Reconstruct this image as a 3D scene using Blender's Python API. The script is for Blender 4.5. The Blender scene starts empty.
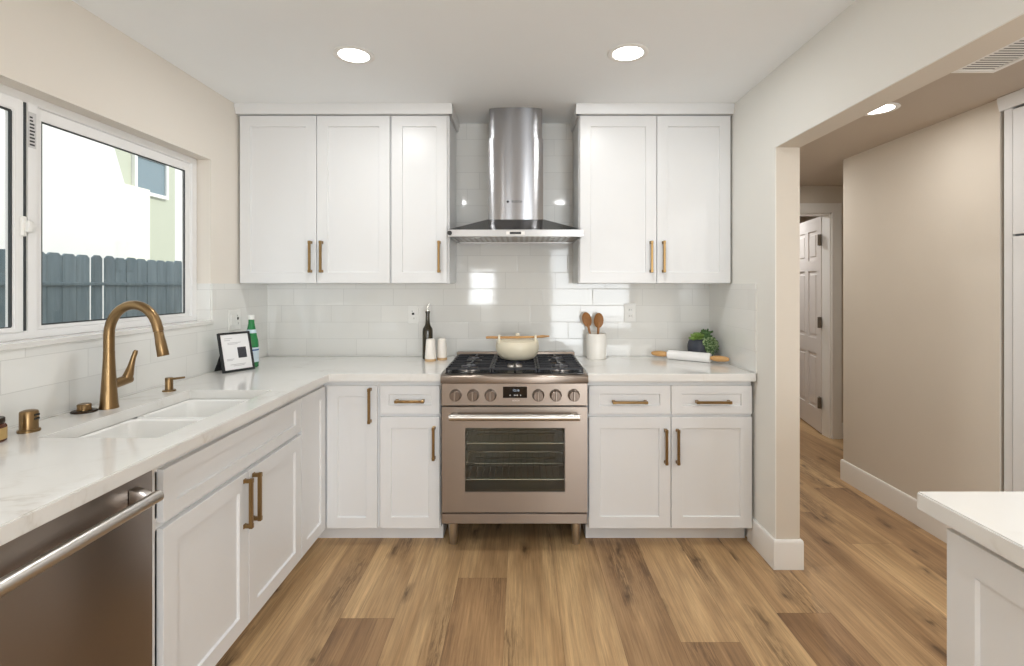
import bpy, bmesh, math, random
from mathutils import Vector, Matrix
rnd = random.Random(7)
SC = bpy.context.scene
COL = SC.collection
PI = math.pi

# ------------------------------------------------------------------ camera, world, sun, exposure
CAMZ = 1.377
F = 506.0                                    # focal length in pixels of a 1024 wide frame
cd = bpy.data.cameras.new('camera')
cam = bpy.data.objects.new('camera', cd); COL.objects.link(cam)
cam.location = (0, 0, CAMZ); cam.rotation_euler = (PI/2, 0, 0)
cd.sensor_fit = 'HORIZONTAL'; cd.sensor_width = 36.0
cd.lens = F/1024*36.0
cd.shift_x = -9/1024; cd.shift_y = -48/1024
cd.clip_start = 0.05; cd.clip_end = 200
SC.camera = cam

w = bpy.data.worlds.new('world'); SC.world = w
w.use_nodes = True
bg = w.node_tree.nodes['Background']
bg.inputs['Color'].default_value = (0.90, 0.95, 1.0, 1); bg.inputs['Strength'].default_value = 1.25

def light(name, kind, loc, rot, power, color=(1, 1, 1), size=1.0, size_y=None, **kw):
    d = bpy.data.lights.new(name, kind); d.energy = power; d.color = color
    if kind == 'AREA':
        d.shape = 'RECTANGLE' if size_y else 'DISK'
        d.size = size
        if size_y: d.size_y = size_y
    for k, v in kw.items(): setattr(d, k, v)
    o = bpy.data.objects.new(name, d); COL.objects.link(o)
    o.location = loc; o.rotation_euler = rot
    return o
sun = light('sun', 'SUN', (20, 0, 15), (0, math.radians(60), math.radians(8)), 2.3, (1.0, 0.96, 0.9), angle=0.01)
# unseen rear wall: an added daylight fill, and the window mirrored in the tiles
light('daylight_fill', 'AREA', (1.35, -3.26, 1.08), (-PI/2, 0, PI), 84, (0.905, 0.955, 0.99), 1.5, 1.95)
light('daylight_rear_window', 'AREA', (-0.75, -3.26, 1.33), (-PI/2, 0, PI), 17, (0.91, 0.96, 0.99), 0.48, 0.66)

SC.view_settings.view_transform = 'Standard'
SC.view_settings.look = 'None'
SC.view_settings.gamma = 1.0
SC.view_settings.use_curve_mapping = False
SC.view_settings.exposure = 0.13
try:
    SC.cycles.use_denoising = True
    SC.cycles.max_bounces = 10; SC.cycles.diffuse_bounces = 6
    SC.cycles.caustics_reflective = False
    SC.cycles.sample_clamp_indirect = 6
except Exception:
    pass
LAMP_W = 4.6        # watts of each kitchen downlight

# ------------------------------------------------------------------ materials
def lin(r, g, b):
    f = lambda c: (c/255/12.92) if c/255 <= 0.04045 else ((c/255+0.055)/1.055)**2.4
    return (f(r), f(g), f(b), 1)
MATS = {}
class NT:
    def __init__(s, mat):
        s.t = mat.node_tree; s.n = s.t.nodes
    def node(s, kind, **props):
        x = s.n.new(kind)
        for k, v in props.items(): setattr(x, k, v)
        return x
    def link(s, a, b): s.t.links.new(a, b)
    def math(s, op, a, b=None, c=None):
        x = s.node('ShaderNodeMath', operation=op)
        for i, v in enumerate((a, b, c)):
            if v is None: continue
            if isinstance(v, (int, float)): x.inputs[i].default_value = v
            else: s.link(v, x.inputs[i])
        return x.outputs[0]
    def mix(s, fac, a, b, blend='MIX'):
        x = s.node('ShaderNodeMix', data_type='RGBA', blend_type=blend)
        for sock, v in ((x.inputs[0], fac), (x.inputs[6], a), (x.inputs[7], b)):
            if isinstance(v, (int, float)): sock.default_value = v
            elif isinstance(v, tuple): sock.default_value = v
            else: s.link(v, sock)
        return x.outputs[2]
    def ramp(s, fac, stops):
        x = s.node('ShaderNodeValToRGB'); e = x.color_ramp.elements
        while len(e) < len(stops): e.new(0.5)
        for el, (p, c) in zip(e, stops): el.position = p; el.color = c
        s.link(fac, x.inputs[0]); return x.outputs[0]
    def coords(s, scale=(1, 1, 1), loc=(0, 0, 0)):
        g = s.node('ShaderNodeNewGeometry'); m = s.node('ShaderNodeMapping')
        m.inputs['Scale'].default_value = scale; m.inputs['Location'].default_value = loc
        s.link(g.outputs['Position'], m.inputs[0]); return m.outputs[0]
    def noise(s, vec, scale, detail=3, rough=0.5, dist=0.0):
        x = s.node('ShaderNodeTexNoise'); x.inputs['Scale'].default_value = scale
        x.inputs['Detail'].default_value = detail; x.inputs['Roughness'].default_value = rough
        x.inputs['Distortion'].default_value = dist
        s.link(vec, x.inputs['Vector']); return x.outputs[0]
    def bump(s, h, strength, dist=0.002):
        x = s.node('ShaderNodeBump'); x.inputs['Strength'].default_value = strength
        x.inputs['Distance'].default_value = dist
        s.link(h, x.inputs['Height']); return x.outputs[0]
def base_mat(name):
    m = bpy.data.materials.new(name); m.use_nodes = True; MATS[name] = m
    return m, NT(m), m.node_tree.nodes['Principled BSDF']
def pm(name, col, rough=0.5, metal=0.0, var=0.03, nscale=6.0, bump=0.0, bscale=120.0, **kw):
    m, t, b = base_mat(name)
    v = t.coords()
    n = t.noise(v, nscale)
    dark = tuple(c*(1-var) for c in col[:3])+(1,); lite = tuple(min(1, c*(1+var)) for c in col[:3])+(1,)
    t.link(t.mix(n, dark, lite), b.inputs['Base Color'])
    b.inputs['Roughness'].default_value = rough; b.inputs['Metallic'].default_value = metal
    if bump:
        t.link(t.bump(t.noise(v, bscale, 2), bump), b.inputs['Normal'])
    for k, val in kw.items(): b.inputs[k].default_value = val
    return m
def brushed(name, col, rough=0.28, stretch=(2, 2, 280), aniso=0.6, rot=0.25, bstr=0.06, var=0.03):
    m, t, b = base_mat(name)
    n = t.noise(t.coords(stretch), 1.0, 4, 0.6)
    c0 = tuple(c*(1-var) for c in col[:3])+(1,)
    t.link(t.mix(n, c0, col), b.inputs['Base Color'])
    b.inputs['Metallic'].default_value = 1
    b.inputs['Roughness'].default_value = rough
    b.inputs['Anisotropic'].default_value = aniso; b.inputs['Anisotropic Rotation'].default_value = rot
    tg = t.node('ShaderNodeTangent', direction_type='RADIAL', axis='Z'); t.link(tg.outputs[0], b.inputs['Tangent'])
    t.link(t.bump(n, bstr, 0.001), b.inputs['Normal'])
    return m
def emit(name, col, strength):
    m = bpy.data.materials.new(name); m.use_nodes = True; MATS[name] = m
    t = NT(m); t.n.remove(t.n['Principled BSDF'])
    e = t.node('ShaderNodeEmission'); e.inputs[0].default_value = col; e.inputs[1].default_value = strength
    t.link(e.outputs[0], t.n['Material Output'].inputs[0]); return m
def glassy(name, tint, gloss=0.06, rough=0.02):
    m = bpy.data.materials.new(name); m.use_nodes = True; MATS[name] = m
    t = NT(m); t.n.remove(t.n['Principled BSDF'])
    tr = t.node('ShaderNodeBsdfTransparent'); tr.inputs[0].default_value = tint
    gl = t.node('ShaderNodeBsdfGlossy'); gl.inputs['Roughness'].default_value = rough
    lw = t.node('ShaderNodeLayerWeight'); fac = t.math('POWER', lw.outputs['Facing'], 5.0)
    mx = t.node('ShaderNodeMixShader')
    t.link(t.math('MULTIPLY_ADD', fac, 0.9, gloss), mx.inputs[0])
    t.link(tr.outputs[0], mx.inputs[1]); t.link(gl.outputs[0], mx.inputs[2])
    t.link(mx.outputs[0], t.n['Material Output'].inputs[0]); return m
def tile_mat(name, axis):
    TW, TH, G = 0.324, 0.108, 0.0012
    m, t, b = base_mat(name)
    sep = t.node('ShaderNodeSeparateXYZ'); g = t.node('ShaderNodeNewGeometry')
    t.link(g.outputs['Position'], sep.inputs[0])
    u0 = sep.outputs[axis]; z = t.math('SUBTRACT', sep.outputs[2], 0.920)
    zr = t.math('DIVIDE', z, TH); row = t.math('FLOOR', zr)
    fz = t.math('FRACT', zr)
    ur = t.math('ADD', t.math('ADD', t.math('DIVIDE', u0, TW), t.math('MULTIPLY', row, -0.247)), 11.302)
    col = t.math('FLOOR', ur); fu = t.math('FRACT', ur)
    du = t.math('MULTIPLY', t.math('MINIMUM', fu, t.math('SUBTRACT', 1.0, fu)), TW)
    dz = t.math('MULTIPLY', t.math('MINIMUM', fz, t.math('SUBTRACT', 1.0, fz)), TH)
    d = t.math('MINIMUM', du, dz)
    edge = t.math('MINIMUM', t.math('DIVIDE', d, G*2.2), 1.0)            # soft pillow of the tile's edge
    inside = t.math('GREATER_THAN', d, G)
    cv = t.node('ShaderNodeCombineXYZ'); t.link(col, cv.inputs[0]); t.link(row, cv.inputs[1])
    wn = t.node('ShaderNodeTexWhiteNoise', noise_dimensions='2D'); t.link(cv.outputs[0], wn.inputs['Vector'])
    tone = t.mix(wn.outputs[0], lin(226, 226, 223), lin(233, 233, 230))
    t.link(t.mix(inside, lin(205, 205, 202), tone), b.inputs['Base Color'])
    t.link(t.math('MULTIPLY_ADD', inside, -0.54, 0.6), b.inputs['Roughness'])
    # each tile tilts a hair in its bed, and its glaze is a little wavy
    wav = t.noise(t.coords(), 9.0, 1)
    tilt = t.math('MULTIPLY', t.math('MULTIPLY', t.math('SUBTRACT', wn.outputs[0], 0.5), fu), 0.5)
    h = t.math('ADD', t.math('ADD', t.math('MULTIPLY', edge, 0.4), t.math('MULTIPLY', wav, 0.5)), tilt)
    t.link(t.bump(h, 0.5, 0.0012), b.inputs['Normal'])
    return m
def quartz(name):
    m, t, b = base_mat(name)
    v = t.coords()
    n1 = t.noise(v, 1.15, 6, 0.62, 1.1); n2 = t.noise(v, 3.2, 5, 0.6, 0.6)
    band = t.math('ABSOLUTE', t.math('SUBTRACT', n1, 0.5))
    vein = t.ramp(band, [(0.0, (1, 1, 1, 1)), (0.012, (0.35, 0.35, 0.35, 1)), (0.035, (0, 0, 0, 1))])
    msk = t.ramp(n2, [(0.46, (0, 0, 0, 1)), (0.66, (1, 1, 1, 1))])
    f = t.math('MULTIPLY', vein, msk)
    basec = t.mix(t.noise(v, 5.0, 4), lin(222, 221, 218), lin(230, 229, 226))
    t.link(t.mix(t.math('MULTIPLY', f, 0.32), basec, lin(168, 156, 138)), b.inputs['Base Color'])
    b.inputs['Roughness'].default_value = 0.1
    return m
def floor_mat(name):
    m, t, b = base_mat(name)
    at = t.node('ShaderNodeAttribute', attribute_name='tone'); sd = t.node('ShaderNodeAttribute', attribute_name='seed')
    uv = t.node('ShaderNodeUVMap', uv_map='plank')
    sp = t.node('ShaderNodeSeparateXYZ'); t.link(uv.outputs[0], sp.inputs[0])
    g = t.node('ShaderNodeNewGeometry')
    off = t.node('ShaderNodeCombineXYZ')
    t.link(t.math('MULTIPLY', sd.outputs['Fac'], 37.0), off.inputs[0]); t.link(t.math('MULTIPLY', sd.outputs['Fac'], 91.0), off.inputs[1])
    add = t.node('ShaderNodeVectorMath', operation='ADD'); t.link(g.outputs['Position'], add.inputs[0]); t.link(off.outputs[0], add.inputs[1])
    def mp(sc):
        x = t.node('ShaderNodeMapping'); x.inputs['Scale'].default_value = sc
        t.link(add.outputs[0], x.inputs[0]); return x.outputs[0]
    broad = t.ramp(t.noise(mp((7.5, 0.7, 1)), 1.0, 3, 0.55, 0.9), [(0.3, (0, 0, 0, 1)), (0.7, (1, 1, 1, 1))])
    grain = t.noise(mp((75, 2.4, 1)), 1.0, 6, 0.7, 0.5)
    fine = t.noise(mp((170, 5, 1)), 1.0, 4, 0.65)
    speck = t.noise(mp((160, 22, 1)), 1.0, 2, 0.5)
    kv = t.node('ShaderNodeTexVoronoi', voronoi_dimensions='2D'); kv.inputs['Scale'].default_value = 1.0
    wob = t.node('ShaderNodeTexNoise'); wob.inputs['Scale'].default_value = 9.0; t.link(mp((1, 1, 1)), wob.inputs['Vector'])
    wsc = t.node('ShaderNodeVectorMath', operation='MULTIPLY_ADD'); wsc.inputs[1].default_value = (0.35, 0.35, 0); t.link(wob.outputs['Color'], wsc.inputs[0]); t.link(mp((6.2, 1.9, 1)), wsc.inputs[2])
    t.link(wsc.outputs[0], kv.inputs['Vector'])
    kd = t.math('ADD', kv.outputs['Distance'], t.math('MULTIPLY', t.math('SUBTRACT', speck, 0.5), 0.16))
    ksel = t.math('GREATER_THAN', kv.outputs['Color'], 0.42)
    knot = t.math('MULTIPLY', t.ramp(kd, [(0.02, (1, 1, 1, 1)), (0.075, (0.5, 0.5, 0.5, 1)), (0.2, (0, 0, 0, 1))]), ksel)
    # dark cathedral streaks that run out from the knots along the grain
    stv = t.node('ShaderNodeTexVoronoi', voronoi_dimensions='2D'); stv.inputs['Scale'].default_value = 1.0
    wsc2 = t.node('ShaderNodeVectorMath', operation='MULTIPLY_ADD'); wsc2.inputs[1].default_value = (0.5, 0.3, 0); t.link(wob.outputs['Color'], wsc2.inputs[0]); t.link(mp((6.2, 0.85, 1)), wsc2.inputs[2])
    t.link(wsc2.outputs[0], stv.inputs['Vector'])
    zone = t.ramp(stv.outputs['Distance'], [(0.05, (1, 1, 1, 1)), (0.42, (0, 0, 0, 1))])
    crack = t.math('MULTIPLY', t.math('MULTIPLY', zone, t.math('GREATER_THAN', stv.outputs['Color'], 0.42)),
                   t.ramp(t.noise(mp((95, 6.5, 1)), 1.0, 4, 0.7, 1.2), [(0.43, (0, 0, 0, 1)), (0.56, (1, 1, 1, 1))]))
    light_c = t.mix(broad, lin(176, 141, 99), lin(220, 187, 140))
    dark_c = t.mix(broad, lin(120, 90, 64), lin(172, 136, 98))
    c = t.mix(at.outputs['Fac'], dark_c, light_c)
    gr = t.math('MULTIPLY_ADD', t.math('ADD', t.math('MULTIPLY', grain, 0.55), t.math('MULTIPLY', fine, 0.45)), 2.0, -0.03)
    cg = t.node('ShaderNodeCombineColor')
    for i in range(3): t.link(gr, cg.inputs[i])
    c = t.mix(1.0, c, cg.outputs[0], 'MULTIPLY')
    c = t.mix(t.math('MULTIPLY', zone, 0.2), c, lin(108, 78, 52))
    c = t.mix(t.math('MULTIPLY', crack, 0.62), c, lin(70, 48, 32))
    c = t.mix(t.math('MULTIPLY', knot, 0.75), c, lin(62, 42, 28))
    du = t.math('MULTIPLY', t.math('MINIMUM', sp.outputs[0], t.math('SUBTRACT', 1.0, sp.outputs[0])), 0.228)
    dv = t.math('MULTIPLY', t.math('MINIMUM', sp.outputs[1], t.math('SUBTRACT', 1.0, sp.outputs[1])), 1.5)
    seam = t.math('LESS_THAN', t.math('MINIMUM', du, dv), 0.0011)
    c = t.mix(t.math('MULTIPLY', seam, 0.45), c, lin(70, 48, 32))
    t.link(c, b.inputs['Base Color'])
    t.link(t.math('MULTIPLY_ADD', grain, 0.15, 0.36), b.inputs['Roughness'])
    b.inputs['Specular IOR Level'].default_value = 0.35
    t.link(t.bump(t.math('ADD', grain, t.math('MULTIPLY', seam, -1.5)), 0.12, 0.001), b.inputs['Normal'])
    return m
def wood(name, c0, c1, stretch=(8, 40, 40), rough=0.5):
    m, t, b = base_mat(name)
    n = t.noise(t.coords(stretch), 1.0, 4, 0.6, 0.5)
    t.link(t.mix(n, c0, c1), b.inputs['Base Color']); b.inputs['Roughness'].default_value = rough
    t.link(t.bump(n, 0.15, 0.001), b.inputs['Normal'])
    return m
def two_tone_fence(name):
    m, t, b = base_mat(name)
    g = t.noise(t.coords((9, 14, 1.4)), 1.0, 5, 0.65, 0.4)
    w_ = t.noise(t.coords((2, 3, 1)), 1.0, 4)
    c = t.mix(g, lin(84, 104, 114), lin(158, 174, 178))
    c = t.mix(t.ramp(w_, [(0.52, (0, 0, 0, 1)), (0.75, (0.5, 0.5, 0.5, 1))]), c, lin(54, 64, 68))
    t.link(c, b.inputs['Base Color']); b.inputs['Roughness'].default_value = 0.85
    t.link(t.bump(g, 0.3, 0.004), b.inputs['Normal']); return m

pm('wall_paint', lin(231, 230, 225), 0.8, bump=0.05, var=0.01)
pm('wall_paint_warm_lit', lin(229, 223, 214), 0.8, bump=0.05, var=0.01)  # same wall paint, the warmer light on the left wall put into colour
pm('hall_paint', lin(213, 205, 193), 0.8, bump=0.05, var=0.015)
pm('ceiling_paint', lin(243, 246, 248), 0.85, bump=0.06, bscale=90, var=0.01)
pm('hall_ceiling_dim', lin(188, 176, 162), 0.85, bump=0.06, bscale=90, var=0.01)  # white ceiling of a dim hall, the dimness put into its colour
pm('trim_paint', lin(236, 235, 232), 0.4, var=0.01)
pm('cabinet_paint', lin(225, 226, 227), 0.32, var=0.01)
pm('vinyl', lin(238, 238, 238), 0.35, var=0.01)
pm('ceramic_white', lin(240, 240, 238), 0.12, var=0.01)
pm('plastic_white', lin(236, 236, 233), 0.35, var=0.01)
pm('plastic_black', lin(28, 28, 29), 0.4)
pm('shadow_gap', lin(40, 40, 40), 0.8)
pm('vent_backing', lin(96, 94, 92), 0.8)
pm('gasket', lin(58, 62, 64), 0.7)
tile_mat('tile_x', 0); tile_mat('tile_y', 1)
quartz('quartz'); floor_mat('plank_floor')
brushed('steel_h', lin(150, 138, 128), 0.34, (3, 3, 300), 0.75)
brushed('steel_v', lin(168, 168, 171), 0.24, (3, 3, 300), 0.9)
brushed('steel_hood_top', lin(112, 111, 111), 0.2, (3, 200, 3), 0.3)
brushed('steel_rim', lin(172, 170, 168), 0.3, (3, 3, 300), 0.5)
brushed('steel_knob', lin(120, 108, 99), 0.3, (60, 60, 60), 0.2)
brushed('steel_dark', lin(152, 142, 135), 0.34, (3, 3, 300), 0.7)
brushed('steel_bright', lin(206, 202, 197), 0.3, (260, 2, 2), 0.3, 0)
brushed('brass', lin(140, 115, 82), 0.3, (60, 60, 300), 0.3)
brushed('brass_pull', lin(150, 122, 82), 0.3, (60, 60, 200), 0.2)
pm('bronze_dark', lin(62, 50, 40), 0.35, 0.8)
pm('hinge_metal', lin(112, 102, 90), 0.45, 0.4)
pm('cast_iron', lin(34, 35, 40), 0.38, 0.3, bump=0.2, bscale=300)
pm('burner_cap', lin(78, 78, 86), 0.35, 0.4)
pm('burner_alu', lin(170, 165, 160), 0.3, 1.0)
pm('enamel_black', lin(18, 18, 20), 0.2)
pm('oven_inside', lin(112, 112, 102), 0.4, 0.2)
pm('chrome', lin(215, 212, 205), 0.15, 1.0)
pm('display_glass', lin(6, 7, 9), 0.08)
emit('display_digits', lin(200, 215, 230), 0.9)
pm('mark_dark', lin(45, 45, 47), 0.5)
pm('mark_pale', lin(215, 208, 200), 0.5)
pm('pot_cream', lin(226, 218, 196), 0.38)
pm('crock', lin(236, 233, 226), 0.3, bump=0.05)
pm('marble_pin', lin(240, 239, 238), 0.15, var=0.03)
pm('planter_blue', lin(58, 62, 74), 0.55, bump=0.1, bscale=60)
pm('soil', lin(52, 40, 30), 0.95, bump=0.6)
pm('leaf_light', lin(122, 150, 74), 0.45, var=0.25, nscale=40)
pm('leaf_mid', lin(74, 106, 56), 0.5, var=0.4, nscale=60)
pm('leaf_pale', lin(146, 164, 122), 0.5, var=0.3, nscale=60)
pm('shaker_white', lin(236, 230, 222), 0.45, bump=0.05)
wood('wood_spoon', lin(136, 86, 42), lin(182, 128, 70), (60, 60, 10))
wood('wood_handle', lin(178, 128, 72), lin(222, 178, 120), (10, 16, 60))
wood('wood_base', lin(196, 160, 116), lin(216, 184, 142), (30, 30, 30))
wood('wood_stick', lin(160, 112, 62), lin(206, 164, 108), (8, 60, 60))
glassy('window_glass', (0.975, 0.985, 0.98, 1), 0.03)
glassy('oven_glass', (0.80, 0.815, 0.78, 1), 0.05)
pm('bottle_green', lin(56, 156, 92), 0.06, var=0.1, **{'Transmission Weight': 0.45, 'IOR': 1.45})
pm('bottle_olive', lin(54, 46, 28), 0.08, var=0.2, **{'Transmission Weight': 0.2})
pm('amber_glass', lin(96, 44, 18), 0.08, **{'Transmission Weight': 0.3})
pm('label_blue', lin(206, 222, 232), 0.5)
pm('label_ink', lin(58, 96, 150), 0.5)
pm('label_red', lin(186, 60, 60), 0.5)
pm('label_gold', lin(190, 160, 104), 0.4, 0.3)
pm('paper', lin(236, 236, 237), 0.35)
pm('ink_grey', lin(196, 196, 198), 0.6)
pm('ink_dark', lin(62, 62, 68), 0.6, var=0.6, nscale=160)
pm('frame_black', lin(34, 36, 38), 0.4)
two_tone_fence('fence_wood')
pm('stucco_white', lin(226, 226, 222), 0.9, bump=0.3, bscale=40)
pm('stucco_shaded', lin(186, 190, 172), 0.9, bump=0.3, bscale=40)  # neighbour's wall in shade, the shade mixed into its colour
pm('stucco_sunlit', lin(236, 234, 218), 0.9, bump=0.3, bscale=40)  # sunlit part of the shaded wall, the sun put into its colour
pm('far_glass', lin(120, 138, 146), 0.15)
pm('concrete', lin(150, 146, 140), 0.9, bump=0.3, bscale=30)
pm('door_paint', lin(222, 216, 212), 0.4)
emit('lamp_glow', (1.0, 0.97, 0.92, 1), 1.0)
pm('sticker', lin(205, 205, 205), 0.5)

# ------------------------------------------------------------------ mesh builder
class MB:
    """collects shapes in world coordinates; build() links them as one mesh object"""
    def __init__(s, T=None):
        s.bm = bmesh.new(); s.T = T
    def _add(s, verts, faces, smooth=False, bev=0, seg=2):
        tmp = bmesh.new()
        vs = [tmp.verts.new(v) for v in verts]
        for f in faces:
            try: fc = tmp.faces.new([vs[i] for i in f]); fc.smooth = smooth
            except ValueError: pass
        bmesh.ops.recalc_face_normals(tmp, faces=tmp.faces)
        if bev: bmesh.ops.bevel(tmp, geom=list(tmp.edges), offset=bev, segments=seg, affect='EDGES', profile=0.5)
        s.merge(tmp)
    def merge(s, tmp):
        me = bpy.data.meshes.new('tmp'); tmp.to_mesh(me); tmp.free()
        n0 = len(s.bm.verts)
        s.bm.from_mesh(me); bpy.data.meshes.remove(me)
        if s.T is not None:
            s.bm.verts.ensure_lookup_table()
            for v in s.bm.verts[n0:]: v.co = s.T @ v.co
    def box(s, x0, x1, y0, y1, z0, z1, bev=0, seg=1):
        v = [(x, y, z) for x in (x0, x1) for y in (y0, y1) for z in (z0, z1)]
        s._add(v, [(0, 1, 3, 2), (4, 6, 7, 5), (0, 4, 5, 1), (2, 3, 7, 6), (0, 2, 6, 4), (1, 5, 7, 3)], False, bev, seg); return s
    def prism(s, pts, a, b, axis=1, bev=0):
        """polygon in the plane normal to axis, extruded from a to b along axis"""
        def p(u, v, w): return {0: (w, u, v), 1: (u, w, v), 2: (u, v, w)}[axis]
        n = len(pts)
        vs = [p(u, v, a) for u, v in pts]+[p(u, v, b) for u, v in pts]
        fs = [tuple(range(n)), tuple(range(2*n-1, n-1, -1))]+[(i, (i+1) % n, n+(i+1) % n, n+i) for i in range(n)]
        s._add(vs, fs, False, bev); return s
    def lathe(s, prof, cx, cy, cz=0, seg=32, axis=None):
        """(r, z) profile turned about a vertical axis, or about the direction axis from the point (cx,cy,cz)"""
        vs, fs = [], []; k = len(prof)
        for i in range(seg):
            a = 2*PI*i/seg
            for r, z in prof: vs.append(Vector((r*math.cos(a), r*math.sin(a), z)))
        M = Matrix.Translation((cx, cy, cz))
        if axis is not None: M = M @ Vector((0, 0, 1)).rotation_difference(Vector(axis)).to_matrix().to_4x4()
        vs = [M @ v for v in vs]
        for i in range(seg):
            j = (i+1) % seg
            for q in range(k-1): fs.append((i*k+q, j*k+q, j*k+q+1, i*k+q+1))
        fs.append(tuple(i*k for i in range(seg))[::-1]); fs.append(tuple(i*k+k-1 for i in range(seg)))
        tmp = bmesh.new(); tv = [tmp.verts.new(v) for v in vs]
        for f in fs:
            try: fc = tmp.faces.new([tv[i] for i in f]); fc.smooth = True
            except ValueError: pass
        bmesh.ops.remove_doubles(tmp, verts=tmp.verts, dist=1e-6)
        bmesh.ops.recalc_face_normals(tmp, faces=tmp.faces)
        s.merge(tmp); return s
    def cyl(s, p0, p1, r, r1=None, seg=20, bev=0.0):
        p0, p1 = Vector(p0), Vector(p1); L = (p1-p0).length; r1 = r if r1 is None else r1
        b = min(bev, r*0.5, L*0.4)
        prof = [(r-b, 0), (r, b), (r1, L-b), (r1-b, L)] if b > 0 else [(r, 0), (r1, L)]
        return s.lathe(prof, *p0, seg=seg, axis=(p1-p0).normalized())
    def tube(s, path, rad, seg=14, caps=True):
        P = [Vector(p) for p in path]; n = len(P)
        R = rad if isinstance(rad, (list, tuple)) else [rad]*n
        vs, fs = [], []; up = None
        for i, p in enumerate(P):
            tdir = (P[min(i+1, n-1)]-P[max(i-1, 0)]).normalized()
            if up is None: up = tdir.orthogonal().normalized()
            up = (up-tdir*up.dot(tdir)).normalized(); sd = tdir.cross(up)
            for k in range(seg):
                a = 2*PI*k/seg; vs.append(p+(up*math.cos(a)+sd*math.sin(a))*R[i])
        for i in range(n-1):
            for k in range(seg):
                k2 = (k+1) % seg; fs.append((i*seg+k, i*seg+k2, (i+1)*seg+k2, (i+1)*seg+k))
        if caps: fs.append(tuple(range(seg))[::-1]); fs.append(tuple((n-1)*seg+k for k in range(seg)))
        s._add(vs, fs, True); return s
    def ball(s, c, r, sx=1, sy=1, sz=1, seg=12, rot=None):
        tmp = bmesh.new(); bmesh.ops.create_uvsphere(tmp, u_segments=seg, v_segments=max(6, seg//2+2), radius=r)
        M = Matrix.Translation(c) @ (rot.to_4x4() if rot else Matrix()) @ Matrix.Diagonal((sx, sy, sz, 1))
        bmesh.ops.transform(tmp, matrix=M, verts=tmp.verts)
        for f in tmp.faces: f.smooth = True
        s.merge(tmp); return s
    def slab(s, us, vs_, filled, a, b, axis=2, bev=0):
        """a plate with holes: cells of the grid us x vs_ that are filled, from a to b along axis"""
        def p(u, v, w): return {0: (w, u, v), 1: (u, w, v), 2: (u, v, w)}[axis]
        tmp = bmesh.new(); V = {}
        def vert(i, j, k):
            if (i, j, k) not in V: V[(i, j, k)] = tmp.verts.new(p(us[i], vs_[j], (a, b)[k]))
            return V[(i, j, k)]
        nu, nv = len(us)-1, len(vs_)-1
        ok = lambda i, j: 0 <= i < nu and 0 <= j < nv and filled(i, j)
        for i in range(nu):
            for j in range(nv):
                if not ok(i, j): continue
                for k in (0, 1): tmp.faces.new([vert(i, j, k), vert(i+1, j, k), vert(i+1, j+1, k), vert(i, j+1, k)])
                for (di, dj, c0, c1) in ((-1, 0, (i, j), (i, j+1)), (1, 0, (i+1, j), (i+1, j+1)), (0, -1, (i, j), (i+1, j)), (0, 1, (i, j+1), (i+1, j+1))):
                    if not ok(i+di, j+dj): tmp.faces.new([vert(*c0, 0), vert(*c1, 0), vert(*c1, 1), vert(*c0, 1)])
        bmesh.ops.recalc_face_normals(tmp, faces=tmp.faces)
        if bev:
            es = [e for e in tmp.edges if len(e.link_faces) == 2 and e.calc_face_angle() > 1.0]
            bmesh.ops.bevel(tmp, geom=es, offset=bev, segments=2, affect='EDGES')
        s.merge(tmp); return s
    def shaker(s, x0, x1, z0, z1, y, t=0.02, rail=0.06, deep=0.009, railz=None):
        """shaker door or drawer front whose face is at y and looks towards -y"""
        rz = rail if railz is None else railz
        ins, sl = deep, 0.003
        o = [(x0, z0), (x1, z0), (x1, z1), (x0, z1)]
        a = [(x0+rail, z0+rz), (x1-rail, z0+rz), (x1-rail, z1-rz), (x0+rail, z1-rz)]
        b_ = [(x0+rail+sl, z0+rz+sl), (x1-rail-sl, z0+rz+sl), (x1-rail-sl, z1-rz-sl), (x0+rail+sl, z1-rz-sl)]
        e = 0.0012
        o1 = [(x0+e, z0+e), (x1-e, z0+e), (x1-e, z1-e), (x0+e, z1-e)]
        rings = [(o, y+t), (o, y+e), (o1, y), (a, y), (b_, y+ins)]
        vs = [(p[0], yy, p[1]) for r, yy in rings for p in r]
        fs = [(3, 2, 1, 0)]
        for q in range(4):
            for i in range(4):
                j = (i+1) % 4; fs.append((q*4+i, q*4+j, q*4+4+j, q*4+4+i))
        fs.append((16, 17, 18, 19)); s._add(vs, fs); return s
    def build(s, name, mat, parent=None, loc=None):
        me = bpy.data.meshes.new(name)
        base = Vector(loc) if loc is not None else wloc(parent)
        bmesh.ops.translate(s.bm, verts=s.bm.verts, vec=-base)
        s.bm.to_mesh(me); s.bm.free()
        try: me.set_sharp_from_angle(angle=math.radians(35))
        except Exception: pass
        me.materials.append(MATS[mat])
        o = bpy.data.objects.new(name, me); COL.objects.link(o)
        if parent is not None: o.parent = parent
        elif loc is not None: o.location = loc
        return o
def wloc(o):
    v = Vector((0, 0, 0))
    while o is not None: v += o.location; o = o.parent
    return v
def tag(o, label=None, cat=None, group=None, kind=None):
    for k, v in (('label', label), ('category', cat), ('group', group), ('kind', kind)):
        if v: o[k] = v
    return o
def thing(name, loc, label, cat, group=None):
    o = bpy.data.objects.new(name, None); COL.objects.link(o); o.location = loc; o.empty_display_size = 0.1
    return tag(o, label, cat, group)
def struct(mb, name, mat, label=None, cat=None, parent=None):
    o = mb.build(name, mat, parent)
    if parent is None: tag(o, label, cat, None, 'structure')
    return o
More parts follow.
